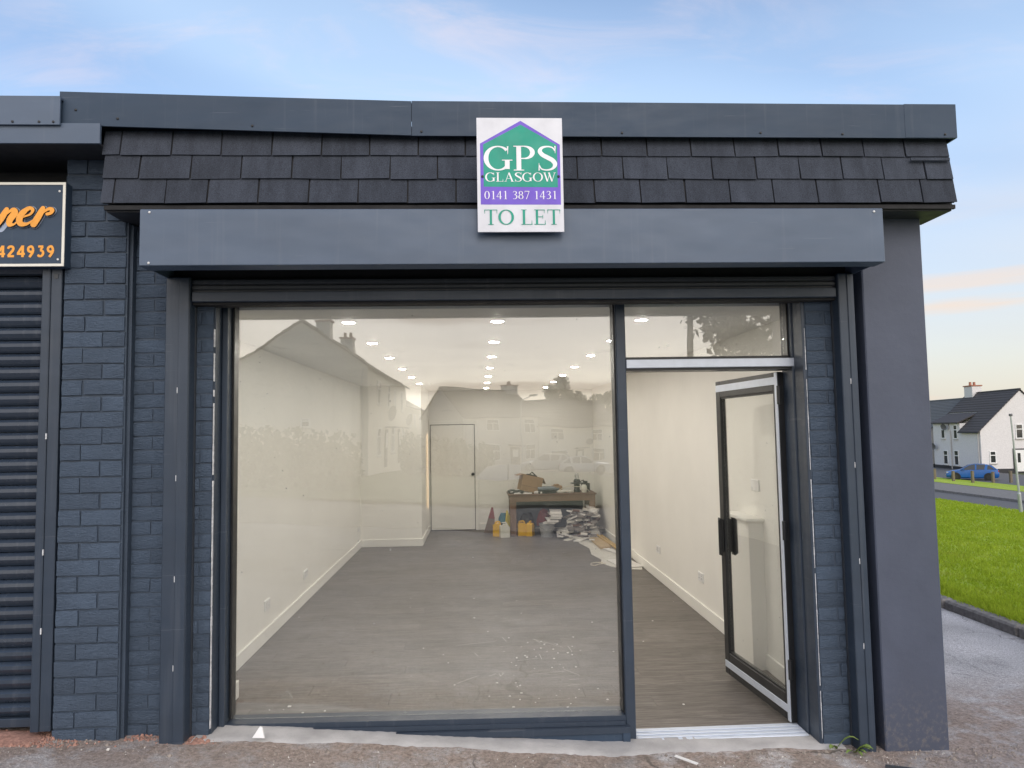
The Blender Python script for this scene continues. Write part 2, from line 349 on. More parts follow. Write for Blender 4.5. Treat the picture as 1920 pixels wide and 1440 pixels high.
# ------------------------------------------------------------------ mesh helpers
WL = {}
class MB:
    def __init__(s): s.v = []; s.f = []; s.mi = []; s.k = 0
    def add(s, vs, fs):
        o = len(s.v); s.v += [tuple(p) for p in vs]
        for f in fs: s.f.append([i + o for i in f]); s.mi.append(s.k)
        return s
    def mat(s, k): s.k = k; return s
    def box(s, x0, x1, y0, y1, z0, z1, c=0.0):
        x0, x1 = min(x0, x1), max(x0, x1); y0, y1 = min(y0, y1), max(y0, y1); z0, z1 = min(z0, z1), max(z0, z1)
        if c <= 0:
            return s.add([(x0, y0, z0), (x1, y0, z0), (x1, y1, z0), (x0, y1, z0), (x0, y0, z1), (x1, y0, z1), (x1, y1, z1), (x0, y1, z1)],
                         [(0, 3, 2, 1), (4, 5, 6, 7), (0, 1, 5, 4), (1, 2, 6, 5), (2, 3, 7, 6), (3, 0, 4, 7)])
        c = min(c, (x1 - x0) * .45, (y1 - y0) * .45, (z1 - z0) * .45)
        vs = []; idx = {}
        for i, X in enumerate((x0, x1)):
            for j, Y in enumerate((y0, y1)):
                for k, Z in enumerate((z0, z1)):
                    sx, sy, sz = (1, -1)[i], (1, -1)[j], (1, -1)[k]
                    idx[i, j, k, 0] = len(vs); vs.append((X, Y + sy * c, Z + sz * c))
                    idx[i, j, k, 1] = len(vs); vs.append((X + sx * c, Y, Z + sz * c))
                    idx[i, j, k, 2] = len(vs); vs.append((X + sx * c, Y + sy * c, Z))
        fs = []
        for i in (0, 1):
            fs.append([idx[i, 0, 0, 0], idx[i, 1, 0, 0], idx[i, 1, 1, 0], idx[i, 0, 1, 0]])
            fs.append([idx[0, i, 0, 1], idx[1, i, 0, 1], idx[1, i, 1, 1], idx[0, i, 1, 1]])
            fs.append([idx[0, 0, i, 2], idx[1, 0, i, 2], idx[1, 1, i, 2], idx[0, 1, i, 2]])
        for a in (0, 1):
            for b in (0, 1):
                fs.append([idx[a, b, 0, 0], idx[a, b, 1, 0], idx[a, b, 1, 1], idx[a, b, 0, 1]])
                fs.append([idx[a, 0, b, 0], idx[a, 1, b, 0], idx[a, 1, b, 2], idx[a, 0, b, 2]])
                fs.append([idx[0, a, b, 1], idx[1, a, b, 1], idx[1, a, b, 2], idx[0, a, b, 2]])
        for a in (0, 1):
            for b in (0, 1):
                for c_ in (0, 1): fs.append([idx[a, b, c_, 0], idx[a, b, c_, 1], idx[a, b, c_, 2]])
        return s.add(vs, fs)
    def hexa(s, p):   # 8 points: bottom 4, top 4
        return s.add(p, [(0, 3, 2, 1), (4, 5, 6, 7), (0, 1, 5, 4), (1, 2, 6, 5), (2, 3, 7, 6), (3, 0, 4, 7)])
    def prism(s, poly, fn, lo, hi):   # fn(a, b, t) -> 3d point
        n = len(poly); vs = [fn(a, b, lo) for a, b in poly] + [fn(a, b, hi) for a, b in poly]
        fs = [list(range(n))[::-1], list(range(n, 2 * n))] + [(i, (i + 1) % n, n + (i + 1) % n, n + i) for i in range(n)]
        return s.add(vs, fs)
    def tube(s, pts, r, n=8, cap=True):
        pts = [Vector(p) for p in pts]; rs = r if isinstance(r, (list, tuple)) else [r] * len(pts)
        vs = []; fs = []
        for i, p in enumerate(pts):
            t = (pts[min(i + 1, len(pts) - 1)] - pts[max(i - 1, 0)]).normalized()
            u = t.orthogonal().normalized() if i == 0 else (u - t * u.dot(t)).normalized()
            w = t.cross(u)
            for k in range(n):
                a = 2 * math.pi * k / n; vs.append(p + (u * math.cos(a) + w * math.sin(a)) * rs[i])
        for i in range(len(pts) - 1):
            for k in range(n): fs.append((i * n + k, i * n + (k + 1) % n, (i + 1) * n + (k + 1) % n, (i + 1) * n + k))
        if cap: fs += [list(range(n))[::-1], [(len(pts) - 1) * n + k for k in range(n)]]
        return s.add(vs, fs)
    def lathe(s, prof, c=(0, 0, 0), n=16, axis='z'):
        vs = []; fs = []
        for r, h in prof:
            for k in range(n):
                a = 2 * math.pi * k / n; p = (r * math.cos(a), r * math.sin(a), h)
                if axis == 'y': p = (p[0], p[2], p[1])
                if axis == 'x': p = (p[2], p[0], p[1])
                vs.append((p[0] + c[0], p[1] + c[1], p[2] + c[2]))
        for i in range(len(prof) - 1):
            for k in range(n): fs.append((i * n + k, i * n + (k + 1) % n, (i + 1) * n + (k + 1) % n, (i + 1) * n + k))
        fs += [list(range(n))[::-1], [(len(prof) - 1) * n + k for k in range(n)]]
        return s.add(vs, fs)
    def mesh(s, name, mats, smooth=None):
        me = bpy.data.meshes.new(name); me.from_pydata(s.v, [], s.f)
        mats = mats if isinstance(mats, (list, tuple)) else [mats]
        for m in mats: me.materials.append(MAT[m])
        if len(mats) > 1: me.polygons.foreach_set('material_index', s.mi)
        bm = bmesh.new(); bm.from_mesh(me); bmesh.ops.recalc_face_normals(bm, faces=bm.faces); bm.to_mesh(me); bm.free()
        if smooth:
            me.polygons.foreach_set('use_smooth', [True] * len(me.polygons)); me.set_sharp_from_angle(angle=R(smooth))
        me.update(); return me
    def build(s, name, mats, parent=None, local=False, smooth=None, **kw):
        return put(name, s.mesh(name, mats, smooth), parent, local=local, **kw)
def put(name, me, parent=None, loc=(0, 0, 0), rot=(0, 0, 0), local=False):
    o = bpy.data.objects.new(name, me); col.objects.link(o); o.location = loc; o.rotation_euler = rot
    if parent:
        o.parent = parent
        if not local: o.matrix_parent_inverse = Matrix.Translation(-WL.get(parent.name, Vector((0, 0, 0))))
    WL[o.name] = Vector(loc); return o
def tag(o, label=None, cat=None, group=None, kind=None):
    for k, v in (('label', label), ('category', cat), ('group', group), ('kind', kind)):
        if v: o[k] = v
    return o
def thing(name, loc, label, cat, group=None, rot=(0, 0, 0)):
    o = put(name, None, None, loc, rot); return tag(o, label, cat, group)
def copy_tree(o, parent=None):
    c = o.copy(); col.objects.link(c); c.parent = parent; WL[c.name] = WL[o.name]
    for ch in list(o.children):
        copy_tree(ch, c)
    return c
def sstuff(o, label=None): return tag(o, label, kind='structure')

# ------------------------------------------------------------------ terrain
XB = [(-400, .50), (-7, .50), (-1.1, .160), (.7, .026), (2.05, .012), (4.5, 0), (17.2, -1.12), (22.5, -1.2), (36, -2.7), (60, -2.8), (500, -3.0)]
YB = [(-400, -2.0), (-66, -2.0), (-8, 0), (500, 0)]
def pw(t, B):
    for (a, u), (b, v) in zip(B, B[1:]):
        if t <= b: return u + (v - u) * (t - a) / (b - a)
    return B[-1][1]
def gz(x, y): return pw(x, XB) + pw(y, YB)
def sheet(mb, x0, x1, y0, y1, dz, nx=1, ny=1, jit=0.):
    xs = sorted(set([x0, x1] + [b for b, _ in XB if x0 < b < x1] + [x0 + (x1 - x0) * i / nx for i in range(1, nx)]))
    ys = sorted(set([y0, y1] + [b for b, _ in YB if y0 < b < y1] + [y0 + (y1 - y0) * i / ny for i in range(1, ny)]))
    vs = [(x, y, gz(x, y) + dz + (rnd.uniform(-jit, jit) if 0 < i < len(xs) - 1 and 0 < j < len(ys) - 1 else 0)) for j, y in enumerate(ys) for i, x in enumerate(xs)]; n = len(xs)
    return mb.add(vs, [(j * n + i, j * n + i + 1, (j + 1) * n + i + 1, (j + 1) * n + i) for j in range(len(ys) - 1) for i in range(n - 1)])
m = MB(); sheet(m, -400, 500, -400, .1, -.10); sheet(m, 2.45, 500, .1, 500, -.10); sheet(m, -400, 2.45, 9.1, 500, -.10); sheet(m, -400, -6, .1, 9.1, -.10)
sstuff(m.build('ground', 'ground_grass'))
m = MB(); sheet(m, -40, 4.38, -7.5, .1, 0, 90, 40, .004); sheet(m, 2.45, 4.38, .1, 45, 0, 8, 40, .003)
sstuff(m.build('forecourt_pavement', 'worn_asphalt'))
m = MB(); sheet(m, 4.5, 17.2, -7.4, 60, .05, 12, 20); sstuff(m.build('lawn', 'lawn'))
m = MB(); sheet(m, 17.2, 19.7, -7.4, 90, -.03); sheet(m, -60, 90, -13.5, -7.62, -.06); sstuff(m.build('road', 'road_asphalt'))
m = MB(); sheet(m, 19.82, 22.5, -7.4, 90, .06); sstuff(m.build('far_pavement', 'pavement_slab'))
m = MB(); sheet(m, 22.5, 37.3, -7.4, 90, .07); sstuff(m.build('grass_verge', 'lawn'))
m = MB(); sheet(m, -60, 90, -47, -13.6, .02, 10, 10); sstuff(m.build('grass_green', 'ground_grass'))
m = MB(); sheet(m, 37.3, 46, 30, 90, .03); sheet(m, -60, 90, -56, -47, -.02); sstuff(m.build('parking_road', 'road_asphalt'))
# kerb stones along the lawn, each a part of the kerb
kerb = put('kerb', MB().box(4.40, 4.50, -7.4, 45, -.25, -.06).mesh('kerb', 'kerb_concrete')); sstuff(kerb)
kme = [MB().box(-.065, .065, -.452, .452, -.14, .0, .018).mesh('kerb_stone', 'kerb_concrete') for _ in range(1)]
for i in range(34):
    put('kerb_stone', kme[0], kerb, (4.445 + rnd.uniform(-.004, .004), -6.9 + i * .915, gz(4.44, -6.9 + i * .915) + .085 + rnd.uniform(-.004, .004)), (rnd.uniform(-.01, .01), rnd.uniform(-.02, .02), rnd.uniform(-.006, .006)))
m = MB()
for y0 in range(-7, 88, 3): m.box(19.70, 19.83, y0, y0 + 2.985, gz(19.7, 0) - .2, gz(19.7, 0) + .075, .015)
sstuff(m.build('far_kerb', 'kerb_concrete'))
m = MB()
for x0 in range(-40, 60, 3):
    m.hexa([(x0, -7.62, gz(x0, -7.6) - .2), (x0 + 2.985, -7.62, gz(x0 + 3, -7.6) - .2), (x0 + 2.985, -7.48, gz(x0 + 3, -7.6) - .2), (x0, -7.48, gz(x0, -7.6) - .2),
            (x0, -7.62, gz(x0, -7.6) + .01), (x0 + 2.985, -7.62, gz(x0 + 3, -7.6) + .01), (x0 + 2.985, -7.48, gz(x0 + 3, -7.6) + .01), (x0, -7.48, gz(x0, -7.6) + .01)])
sstuff(m.build('street_kerb', 'kerb_concrete'))
# grass blades on the lawn in view
def blades(name, n, x0, x1, y0, y1, h0, h1, mat, wfun=None, seed=3, wid=.006):
    g = np.random.default_rng(seed)
    x = g.uniform(x0, x1, n); y = g.uniform(y0, y1, n)
    if wfun is not None:
        k = wfun(x, y, g); x, y = x[k], y[k]
    n = len(x)
    bx = np.array([b for b, _ in XB]); bz = np.array([z for _, z in XB]); by = np.array([b for b, _ in YB]); bw = np.array([z for _, z in YB])
    z = np.interp(x, bx, bz) + np.interp(y, by, bw) + .045
    clump = .5 + .5 * np.sin(x * 5.1 + 2 * np.sin(y * 3.3)) * np.sin(y * 4.7 + 1.5 * np.sin(x * 2.9))
    h = (h0 + (h1 - h0) * g.random(n)) * (.55 + .7 * clump)
    d = np.hypot(x, y + 3.85); w = np.maximum(wid, d * .0009) * (.7 + .6 * g.random(n))
    a = g.uniform(0, 2 * np.pi, n); lean = g.normal(0, .45, (n, 2)) * h[:, None]
    V = np.zeros((n, 3, 3)); cx, sx = np.cos(a) * w, np.sin(a) * w
    V[:, 0] = np.stack([x - cx, y - sx, z], 1); V[:, 1] = np.stack([x + cx, y + sx, z], 1); V[:, 2] = np.stack([x + lean[:, 0], y + lean[:, 1], z + h], 1)
    me = bpy.data.meshes.new(name); me.vertices.add(3 * n); me.vertices.foreach_set('co', V.reshape(-1)); me.loops.add(3 * n); me.polygons.add(n)
    me.loops.foreach_set('vertex_index', np.arange(3 * n, dtype=np.int32)); me.polygons.foreach_set('loop_start', np.arange(0, 3 * n, 3, dtype=np.int32)); me.polygons.foreach_set('loop_total', np.full(n, 3, dtype=np.int32))
    me.materials.append(MAT[mat]); me.update(calc_edges=True); return put(name, me)
def near_weight(x, y, g):
    d = np.hypot(x, y + 3.85); ang = np.arctan2(x, y + 3.85)
    return (g.random(len(x)) < np.clip((8.0 / d) ** 1.6, 0, 1)) & (ang > R(26)) & (ang < R(52))
def edge_weight(x, y, g): return (y > -1) & (y < 14)
tag(blades('long_grass', 16000, 4.46, 4.85, -.5, 14, .05, .13, 'grass_blade', edge_weight, 9), 'longer ragged grass leaning over the kerb', kind='stuff')
tag(blades('grass_blades', 520000, 4.53, 17.2, .5, 26, .03, .075, 'grass_blade', near_weight, 5), 'short bright green grass blades over the lawn beside the shop', kind='stuff')

# ------------------------------------------------------------------ the empty shop: shell and front
shop = thing('shop_building', (0.35, 0, 0), 'dark grey empty corner shop with shingle canopy and big window', 'shop')
def slope_hexa(mb, x0, x1, y0, y1, zb0, zb1, zt0, zt1):   # bottom/top heights at x0 and x1
    return mb.hexa([(x0, y0, zb0), (x1, y0, zb1), (x1, y1, zb1), (x0, y1, zb0), (x0, y0, zt0), (x1, y0, zt1), (x1, y1, zt1), (x0, y1, zt0)])
# bricks: a few meshes per size, shared
BR = {}
def brick_mesh(w, h, d, key):
    k = (round(w, 3), round(h, 3), key)
    if k not in BR:
        r = random.Random(hash(k) & 0xffff); vs = []; nx, nz = 4, 2; c = .005
        for j in range(nz + 1):
            for i in range(nx + 1):
                e = i in (0, nx) or j in (0, nz)
                vs.append((-w / 2 + w * i / nx + r.uniform(-.0015, .0015), -(d if not e else d - c) + r.uniform(-.0018, .0018), -h / 2 + h * j / nz + r.uniform(-.0016, .0016)))
        n = nx + 1; fs = [(j * n + i, j * n + i + 1, (j + 1) * n + i + 1, (j + 1) * n + i) for j in range(nz) for i in range(nx)]
        ring = [i for i in range(n)] + [j * n + nx for j in range(1, nz + 1)] + [nz * n + i for i in range(nx - 1, -1, -1)] + [j * n for j in range(nz - 1, 0, -1)]
        o = len(vs); vs += [(vs[i][0] * 1.02, .004, vs[i][2] * 1.02) for i in ring]
        fs += [(ring[i], ring[(i + 1) % len(ring)], o + (i + 1) % len(ring), o + i) for i in range(len(ring))]
        mb = MB(); mb.add(vs, fs); BR[k] = mb.mesh('brick', 'painted_brick', 50)
    return BR[k]
def course_fill(parent, x0, x1, z0, z1, yface, pitch, cuts, proud=.010, joint=.009):
    """cuts(row) -> list of x joints; bricks fill x0..x1"""
    r = 0; z = z0
    while z < z1:
        xs = [x0] + [x for x in cuts(r) if x0 + .012 < x < x1 - .012] + [x1]
        for a, b in zip(xs, xs[1:]):
            w = b - a - joint
            if w < .012: continue
            g = gz((a + b) / 2, 0)
            if z + pitch < g - .02: continue
            put('brick', brick_mesh(round(w, 2) if w > .03 else w, pitch - joint, proud, rnd.randrange(4)), parent, ((a + b) / 2, yface + rnd.uniform(-.0015, .002), z + pitch / 2 + rnd.uniform(-.0012, .0012)), (rnd.uniform(-.006, .006), rnd.uniform(-.004, .004), rnd.uniform(-.006, .006)))
        z += pitch; r += 1
# left and right brick walls beside the window
wl = MB().box(-1.86, -1.436, .004, .30, -.2, 3.25).build('brick_wall', 'mortar_paint', shop)
course_fill(wl, -1.858, -1.434, .03, 2.86, .004, .075, lambda r: ([-1.645, -1.50] if r % 2 else [-1.75, -1.535]))
wr = MB().box(1.852, 2.20, .004, .30, -.2, 3.25).build('brick_wall', 'mortar_paint', shop)
course_fill(wr, 1.854, 2.19, .0, 2.86, .004, .075, lambda r: ([1.967, 2.13] if r % 2 else [2.07]))
# white sealant bead where brick meets frame
m = MB()
for x, za, zb in ((-1.431, .22, 2.30), (1.849, .05, 2.28)):
    z = za
    while z < zb:
        h = rnd.uniform(.02, .06); w = rnd.uniform(.0006, .0020)
        if rnd.random() < .85: m.box(x - w, x + w, -.004, .012, z, z + h)
        z += h
tag(m.build('sealant_bead', 'sealant_white', shop), kind='stuff')
# projecting pier of larger bricks
pier = MB().box(-2.195, -1.868, -.060, .3, -.1, 3.30).build('brick_pier', 'mortar_paint', shop)
def pier_cut(r):
    j = rnd.uniform(-.006, .006)
    return [-2.085 + j] if r % 2 else [-1.985 + j]
course_fill(pier, -2.198, -1.872, .185, 3.24, -.060, .0852, pier_cut, .013, .010)
m = MB().box(-1.868, -1.852, -.04, .004, 0, 2.9); m.build('joint_strip', 'mortar_paint', shop)
# rendered corner pillar and outer walls
MB().box(2.145, 2.497, -.10, .30, -.1, 2.915, .006).build('corner_pillar', 'painted_render', shop)
m = MB().box(2.20, 2.495, .30, 9.0, -.1, 3.35); m.box(-2.2, -1.86, .30, 9.0, -.1, 3.35); m.box(-2.2, 2.495, 8.90, 9.1, -.1, 3.35); m.build('outer_wall', 'painted_render', shop)
m = MB().box(-2.1, 2.55, -.16, 9.2, 3.30, 3.40); m.box(-1.43, 1.86, .03, .30, 2.56, 3.25); m.build('roof_slab', 'soffit_dark', shop)
# canopy: board behind, soffit below, three rows of felt shingles
canopy = MB().hexa([(-1.885, -.245, 2.925), (2.585, -.245, 2.925), (2.585, -.06, 2.925), (-1.885, -.06, 2.925), (-1.86, -.19, 3.34), (2.60, -.19, 3.34), (2.60, -.06, 3.34), (-1.86, -.06, 3.34)]).build('canopy', 'soffit_dark', shop)
MB().box(-1.89, 2.58, -.243, .02, 2.905, 2.926).build('soffit_board', 'soffit_dark', canopy)
m = MB()
m.box(-1.895, 2.59, -.262, -.244, 2.912, 2.934); m.build('drip_edge', 'black_underside', canopy)
ROWS = [[185, 218, 310, 400, 492, 583, 672, 762, 850, 938, 1023, 1108, 1195, 1280, 1365, 1450, 1535, 1618, 1700, 1788],
        [190, 255, 347, 438, 530, 620, 710, 798, 886, 972, 1060, 1147, 1232, 1318, 1403, 1488, 1571, 1652, 1735, 1789],
        [190, 213, 305, 380, 471, 562, 652, 743, 832, 918, 1004, 1091, 1178, 1263, 1348, 1432, 1518, 1639, 1722, 1790]]
for ri, row in enumerate(ROWS):
    zt = 3.345 - ri * .1325; zb = zt - .136
    yb = -.262 + (2 - ri) * .017; 
    for a, b in zip(row, row[1:]):
        x0 = -1.912 + (a - 190) * .002818 + .004; x1 = -1.912 + (b - 190) * .002818 - .004
        dz0, dz1 = rnd.uniform(-.003, .003), rnd.uniform(-.003, .003); lift = rnd.uniform(0, .005)
        m = MB().hexa([(x0, yb - .010 - lift, zb + dz0), (x1, yb - .010 - lift, zb + dz1), (x1, yb - .003 - lift, zb + dz1), (x0, yb - .003 - lift, zb + dz0),
                       (x0 + rnd.uniform(-.003, .003), yb + .014, zt), (x1 + rnd.uniform(-.003, .003), yb + .014, zt), (x1, yb + .021, zt), (x0, yb + .021, zt)])
        m.build('shingle', 'felt_shingle', canopy)
    # dark lap under each row
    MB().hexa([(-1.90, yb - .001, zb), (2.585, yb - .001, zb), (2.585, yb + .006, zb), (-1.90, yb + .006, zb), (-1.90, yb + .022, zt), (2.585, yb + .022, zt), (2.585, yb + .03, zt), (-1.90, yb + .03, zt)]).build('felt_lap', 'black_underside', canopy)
MB().box(2.36, 2.578, -.2575, -.250, 3.180, 3.196).build('shingle', 'felt_shingle', canopy)
# top fascia in two lengths, left one climbing
f1 = slope_hexa(MB(), -2.122, -.332, -.272, -.262, 3.352, 3.303, 3.527, 3.487); slope_hexa(f1, -2.122, -.332, -.2619, -.05, 3.515, 3.476, 3.526, 3.486)
fascia = f1.build('fascia', 'coated_steel', shop)
f2 = MB(); slope_hexa(f2, -.330, 2.617, -.268, -.258, 3.303, 3.300, 3.490, 3.486); slope_hexa(f2, -.330, 2.617, -.2579, -.05, 3.478, 3.474, 3.489, 3.485); f2.box(2.607, 2.617, -.2579, 9.2, 3.300, 3.473)
fascia2 = f2.build('fascia', 'coated_steel', shop)
f3 = MB().box(2.33, 2.6185, -.2695, -.2585, 3.302, 3.4885); f3.build('end_cap', 'coated_steel', fascia2)
scr = MB().lathe([(.0065, 0), (.0065, -.003), (.003, -.005)], n=8, axis='y').mesh('screw', 'screw')
scb = MB().lathe([(.006, 0), (.006, -.003), (.003, -.005)], n=8, axis='y').mesh('screw', 'screw_bright')
for x, z, pa, y in [(-2.04, 3.43, fascia, -.272), (-1.83, 3.385, fascia, -.272), (-1.15, 3.350, fascia, -.272), (-.28, 3.325, fascia2, -.268), (.78, 3.322, fascia2, -.268), (1.53, 3.325, fascia2, -.268), (1.98, 3.32, fascia2, -.268), (2.55, 3.32, fascia2, -.2695)]:
    put('screw', scr, pa, (x, y, z))
# roller shutter housing under the canopy
hb = MB().box(-1.647, 2.098, -.405, -.397, 2.587, 2.868, .003); hb.box(-1.647, 2.098, -.3968, -.02, 2.860, 2.867); hb.box(-1.647, 2.098, -.3968, -.300, 2.587, 2.593)
hb.box(-1.647, -1.639, -.3968, -.02, 2.5935, 2.8595); hb.box(2.090, 2.098, -.3968, -.02, 2.5935, 2.8595)
house_box = hb.build('shutter_housing', 'shutter_box_steel', shop)
MB().lathe([(.105, -1.55), (.105, 2.0)], (0, -.17, 2.745), 20, 'x').build('curtain_roll', 'dark_steel', house_box, smooth=40)
MB().box(-1.638, 2.089, -.03, -.021, 2.60, 2.858).build('back_plate', 'black_underside', house_box)
put('screw', scb, house_box, (-1.60, -.405, 2.852)); put('screw', scb, house_box, (2.05, -.405, 2.850)); put('screw', scb, house_box, (-1.60, -.405, 2.60))
m = MB(); pts = [(2.098, -.25, 2.79), (2.13, -.27, 2.80), (2.165, -.27, 2.78), (2.175, -.26, 2.745)]; m.tube(pts, .0035, 6); m.build('cable_tail', 'wire_cream', house_box)
m = MB(); m.tube([(2.098, -.24, 2.77), (2.115, -.26, 2.775), (2.12, -.26, 2.74)], .003, 6); m.build('cable_tail', 'wire_red', house_box)
# guide rails: channel with centre seam
def rail(x0, x1, zb):
    m = MB(); m.box(x0, x1, -.095, -.015, zb, 2.60, .004); r = m.build('shutter_rail', 'aluminium_frame', shop)
    xm = x0 + (x1 - x0) * .56
    MB().box(xm, x1 - .002, -.101, -.0945, zb + .01, 2.595, .002).build('rail_cover', 'aluminium_frame', r)
    MB().box(x0 - .004, x1 + .004, -.02, .0, zb, 2.60).build('rail_back', 'dark_steel', r)
    for z in (.55, 1.0, 1.52, 1.98): MB().box(xm - .0045, xm - .001, -.0972, -.094, z, z + .03).build('scrape', 'sealant_white', r)
    return r
rail(-1.652, -1.527, .12); rail(2.008, 2.095, -.02)
# rolled-up curtain: the last slats and the bottom bar
curt = MB().box(-1.526, 2.007, -.062, -.042, 2.515, 2.588).build('shutter_curtain', 'dark_steel', shop)
for k in range(2):
    z = 2.532 + k * .032; MB().prism([(-.064, z), (-.072, z + .008), (-.072, z + .022), (-.064, z + .030)], lambda a, b, t: (t, a, b), -1.524, 2.005).build('slat', 'dark_steel', curt)
MB().box(-1.524, 2.005, -.082, -.035, 2.468, 2.522, .004).build('bottom_bar', 'aluminium_frame', curt)
MB().box(-1.524, 2.005, -.06, .03, 2.455, 2.4675).build('bottom_seal', 'black_underside', curt)
# ---- window and door frame (aluminium), panes
wf = MB()
wf.box(-1.4265, -1.395, .10, .258, .12, 2.62, .004); wf.box(-1.395, 1.862, .13, .24, 2.515, 2.62); frame = wf.build('window_frame', 'aluminium_frame', shop)
MB().box(-1.46, -1.4275, .012, .26, .10, 2.6).build('reveal', 'aluminium_frame', frame)
MB().box(1.826, 1.868, .115, .26, -.02, 2.62, .005).build('jamb', 'aluminium_frame', frame)
MB().box(1.835, 1.853, .0, .115, -.05, 2.6, .003).build('reveal', 'aluminium_frame', frame)
MB().box(1.852, 1.875, .02, .30, -.1, 2.6).build('reveal', 'soffit_dark', frame)
MB().box(-1.388, -1.379, .165, .235, .20, 2.515).build('glazing_gasket', 'door_dark', frame)
MB().box(.795, .852, .12, .26, -.03, 2.515, .005).build('mullion', 'aluminium_frame', frame)
MB().box(.786, .7945, .15, .235, .17, 2.515).build('glazing_gasket', 'door_dark', frame)
sill = slope_hexa(MB(), -1.395, .795, .125, .255, .085, .085, .188, .160).build('bottom_rail', 'aluminium_frame', frame)
slope_hexa(MB(), -1.432, .812, .085, .1249, .085, .080, .128, .112).build('sill_nosing', 'aluminium_frame', sill)
slope_hexa(MB(), -1.40, .790, .110, .1249, .130, .114, .160, .135).build('glazing_bead', 'aluminium_frame', sill)
MB().box(-1.44, .812, .095, .25, -.1, .0845).build('plinth_panel', 'coated_steel', frame)
MB().box(.770, .8125, .086, .0945, -.05, .082, .003).build('plinth_cap', 'coated_steel', frame)
pane = slope_hexa(MB(), -1.392, .793, .196, .204, .189, .161, 2.514, 2.514).build('pane', 'window_glass', frame)
MB().box(.853, 1.8155, .196, .204, 2.166, 2.514).build('pane', 'window_glass', frame)
MB().box(.8525, 1.8255, .14, .25, 2.150, 2.166, .002).build('transom_bead', 'door_dark', frame)
MB().box(.8525, 1.862, .112, .25, 2.100, 2.1495, .003).build('door_head', 'silver_trim', frame)
MB().box(.8525, 1.8255, .13, .25, 2.085, 2.0995).build('head_gasket', 'door_dark', frame)
MB().box(1.816, 1.8255, .15, .235, 2.167, 2.514).build('glazing_gasket', 'door_dark', frame)
MB().box(.8535, 1.825, .098, .26, -.03, .030, .004).build('threshold', 'silver_trim', frame)
for y in (.125, .165, .205): MB().box(.86, 1.815, y, y + .018, .0305, .036, .002).build('threshold_rib', 'silver_trim', frame)
# open door leaf, swung inwards
DW, DH = .875, 2.045
door = put('entrance_door', None, shop, (1.812, .245, .034), (0, 0, R(95.2)))
WL[door.name] = Vector((0, 0, 0))
def dpart(name, x0, x1, y0, y1, z0, z1, mat, c=.003): return MB().box(x0, x1, y0, y1, z0, z1, c).build(name, mat, door, local=True)
# the door's outer face is its +y side (towards the left wall once open)
for x0, x1 in ((0, .062), (DW - .066, DW)): dpart('stile', x0, x1, -.022, .022, 0, DH, 'door_dark')
dpart('top_rail', .0625, DW - .0665, -.022, .022, DH - .115, DH, 'door_dark'); dpart('bottom_rail', .0625, DW - .0665, -.022, .022, 0, .15, 'door_dark')
dpart('trim', .003, .034, .0222, .027, .003, DH - .003, 'silver_trim', .001); dpart('trim', .0345, DW - .012, .0222, .027, DH - .075, DH - .028, 'silver_trim', .001)
dpart('trim', .0345, DW - .012, .0222, .027, .048, .092, 'silver_trim', .001); dpart('trim', DW + .0003, DW + .004, -.016, .018, .01, .83, 'silver_trim', .001); dpart('trim', DW + .0003, DW + .004, -.016, .018, 1.40, DH - .005, 'silver_trim', .001)
dpart('lock', DW + .0003, DW + .006, -.010, .012, 1.30, 1.40, 'steel_bright', .001); dpart('lock', DW + .0003, DW + .006, -.010, .012, .72, .80, 'steel_bright', .001)
for z0, z1 in ((.1501, .162), (DH - .127, DH - .1151)): dpart('glazing_bead', .0625, DW - .0665, -.012, .014, z0, z1, 'door_dark', .001)
dpart('glass', .0626, DW - .0666, -.004, .004, .1622, DH - .1272, 'door_glass', 0)
for s in (1, -1):
    m = MB(); x = DW - .045
    m.box(x - .012, x + .016, s * .0222, s * .044, .84, 1.07, .004)
    m.prism([(s * .044, .82), (s * .052, .82), (s * .070, .835), (s * .070, 1.065), (s * .052, 1.08), (s * .044, 1.08)], lambda a, b, t: (t, a, b), x - .030, x - .024)
    m.prism([(s * .044, .82), (s * .052, .82), (s * .052, 1.08), (s * .044, 1.08)], lambda a, b, t: (t, a, b), x - .030, x + .016)
    m.build('handle', 'door_dark', door, local=True)
for z in (.25, 1.05, 1.85): MB().lathe([(.012, 0), (.012, .11)], (-.010, .024, z), 10).build('hinge', 'door_dark', door, local=True)
m = MB(); m.box(1.830, 1.835, .262, .30, .0, 2.08); m.box(1.841, 1.847, .262, .32, .0, 2.08); m.box(1.853, 1.861, .262, .31, .0, 2.08); m.build('door_stop', 'bucket_grey', frame)
# concrete strip in front of the window and doorway
r_ = random.Random(4); m = MB(); xs = [-1.5 + i * .0245 for i in range(142)]; vs = []
for x in xs:
    g = gz(x, 0); h = .008 + r_.uniform(-.0015, .0015); e = -.045 + r_.uniform(-.008, .008) - .018 * math.sin(x * 3.1) - .010 * math.sin(x * 11)
    vs += [(x, e - .03, g - .03), (x, e, g + h * .5), (x, e + .05, g + h), (x, .125, g + h)]
m.add(vs, [(i * 4 + k, (i + 1) * 4 + k, (i + 1) * 4 + k + 1, i * 4 + k + 1) for i in range(len(xs) - 1) for k in range(3)])
sstuff(m.build('concrete_step', 'concrete', smooth=60))

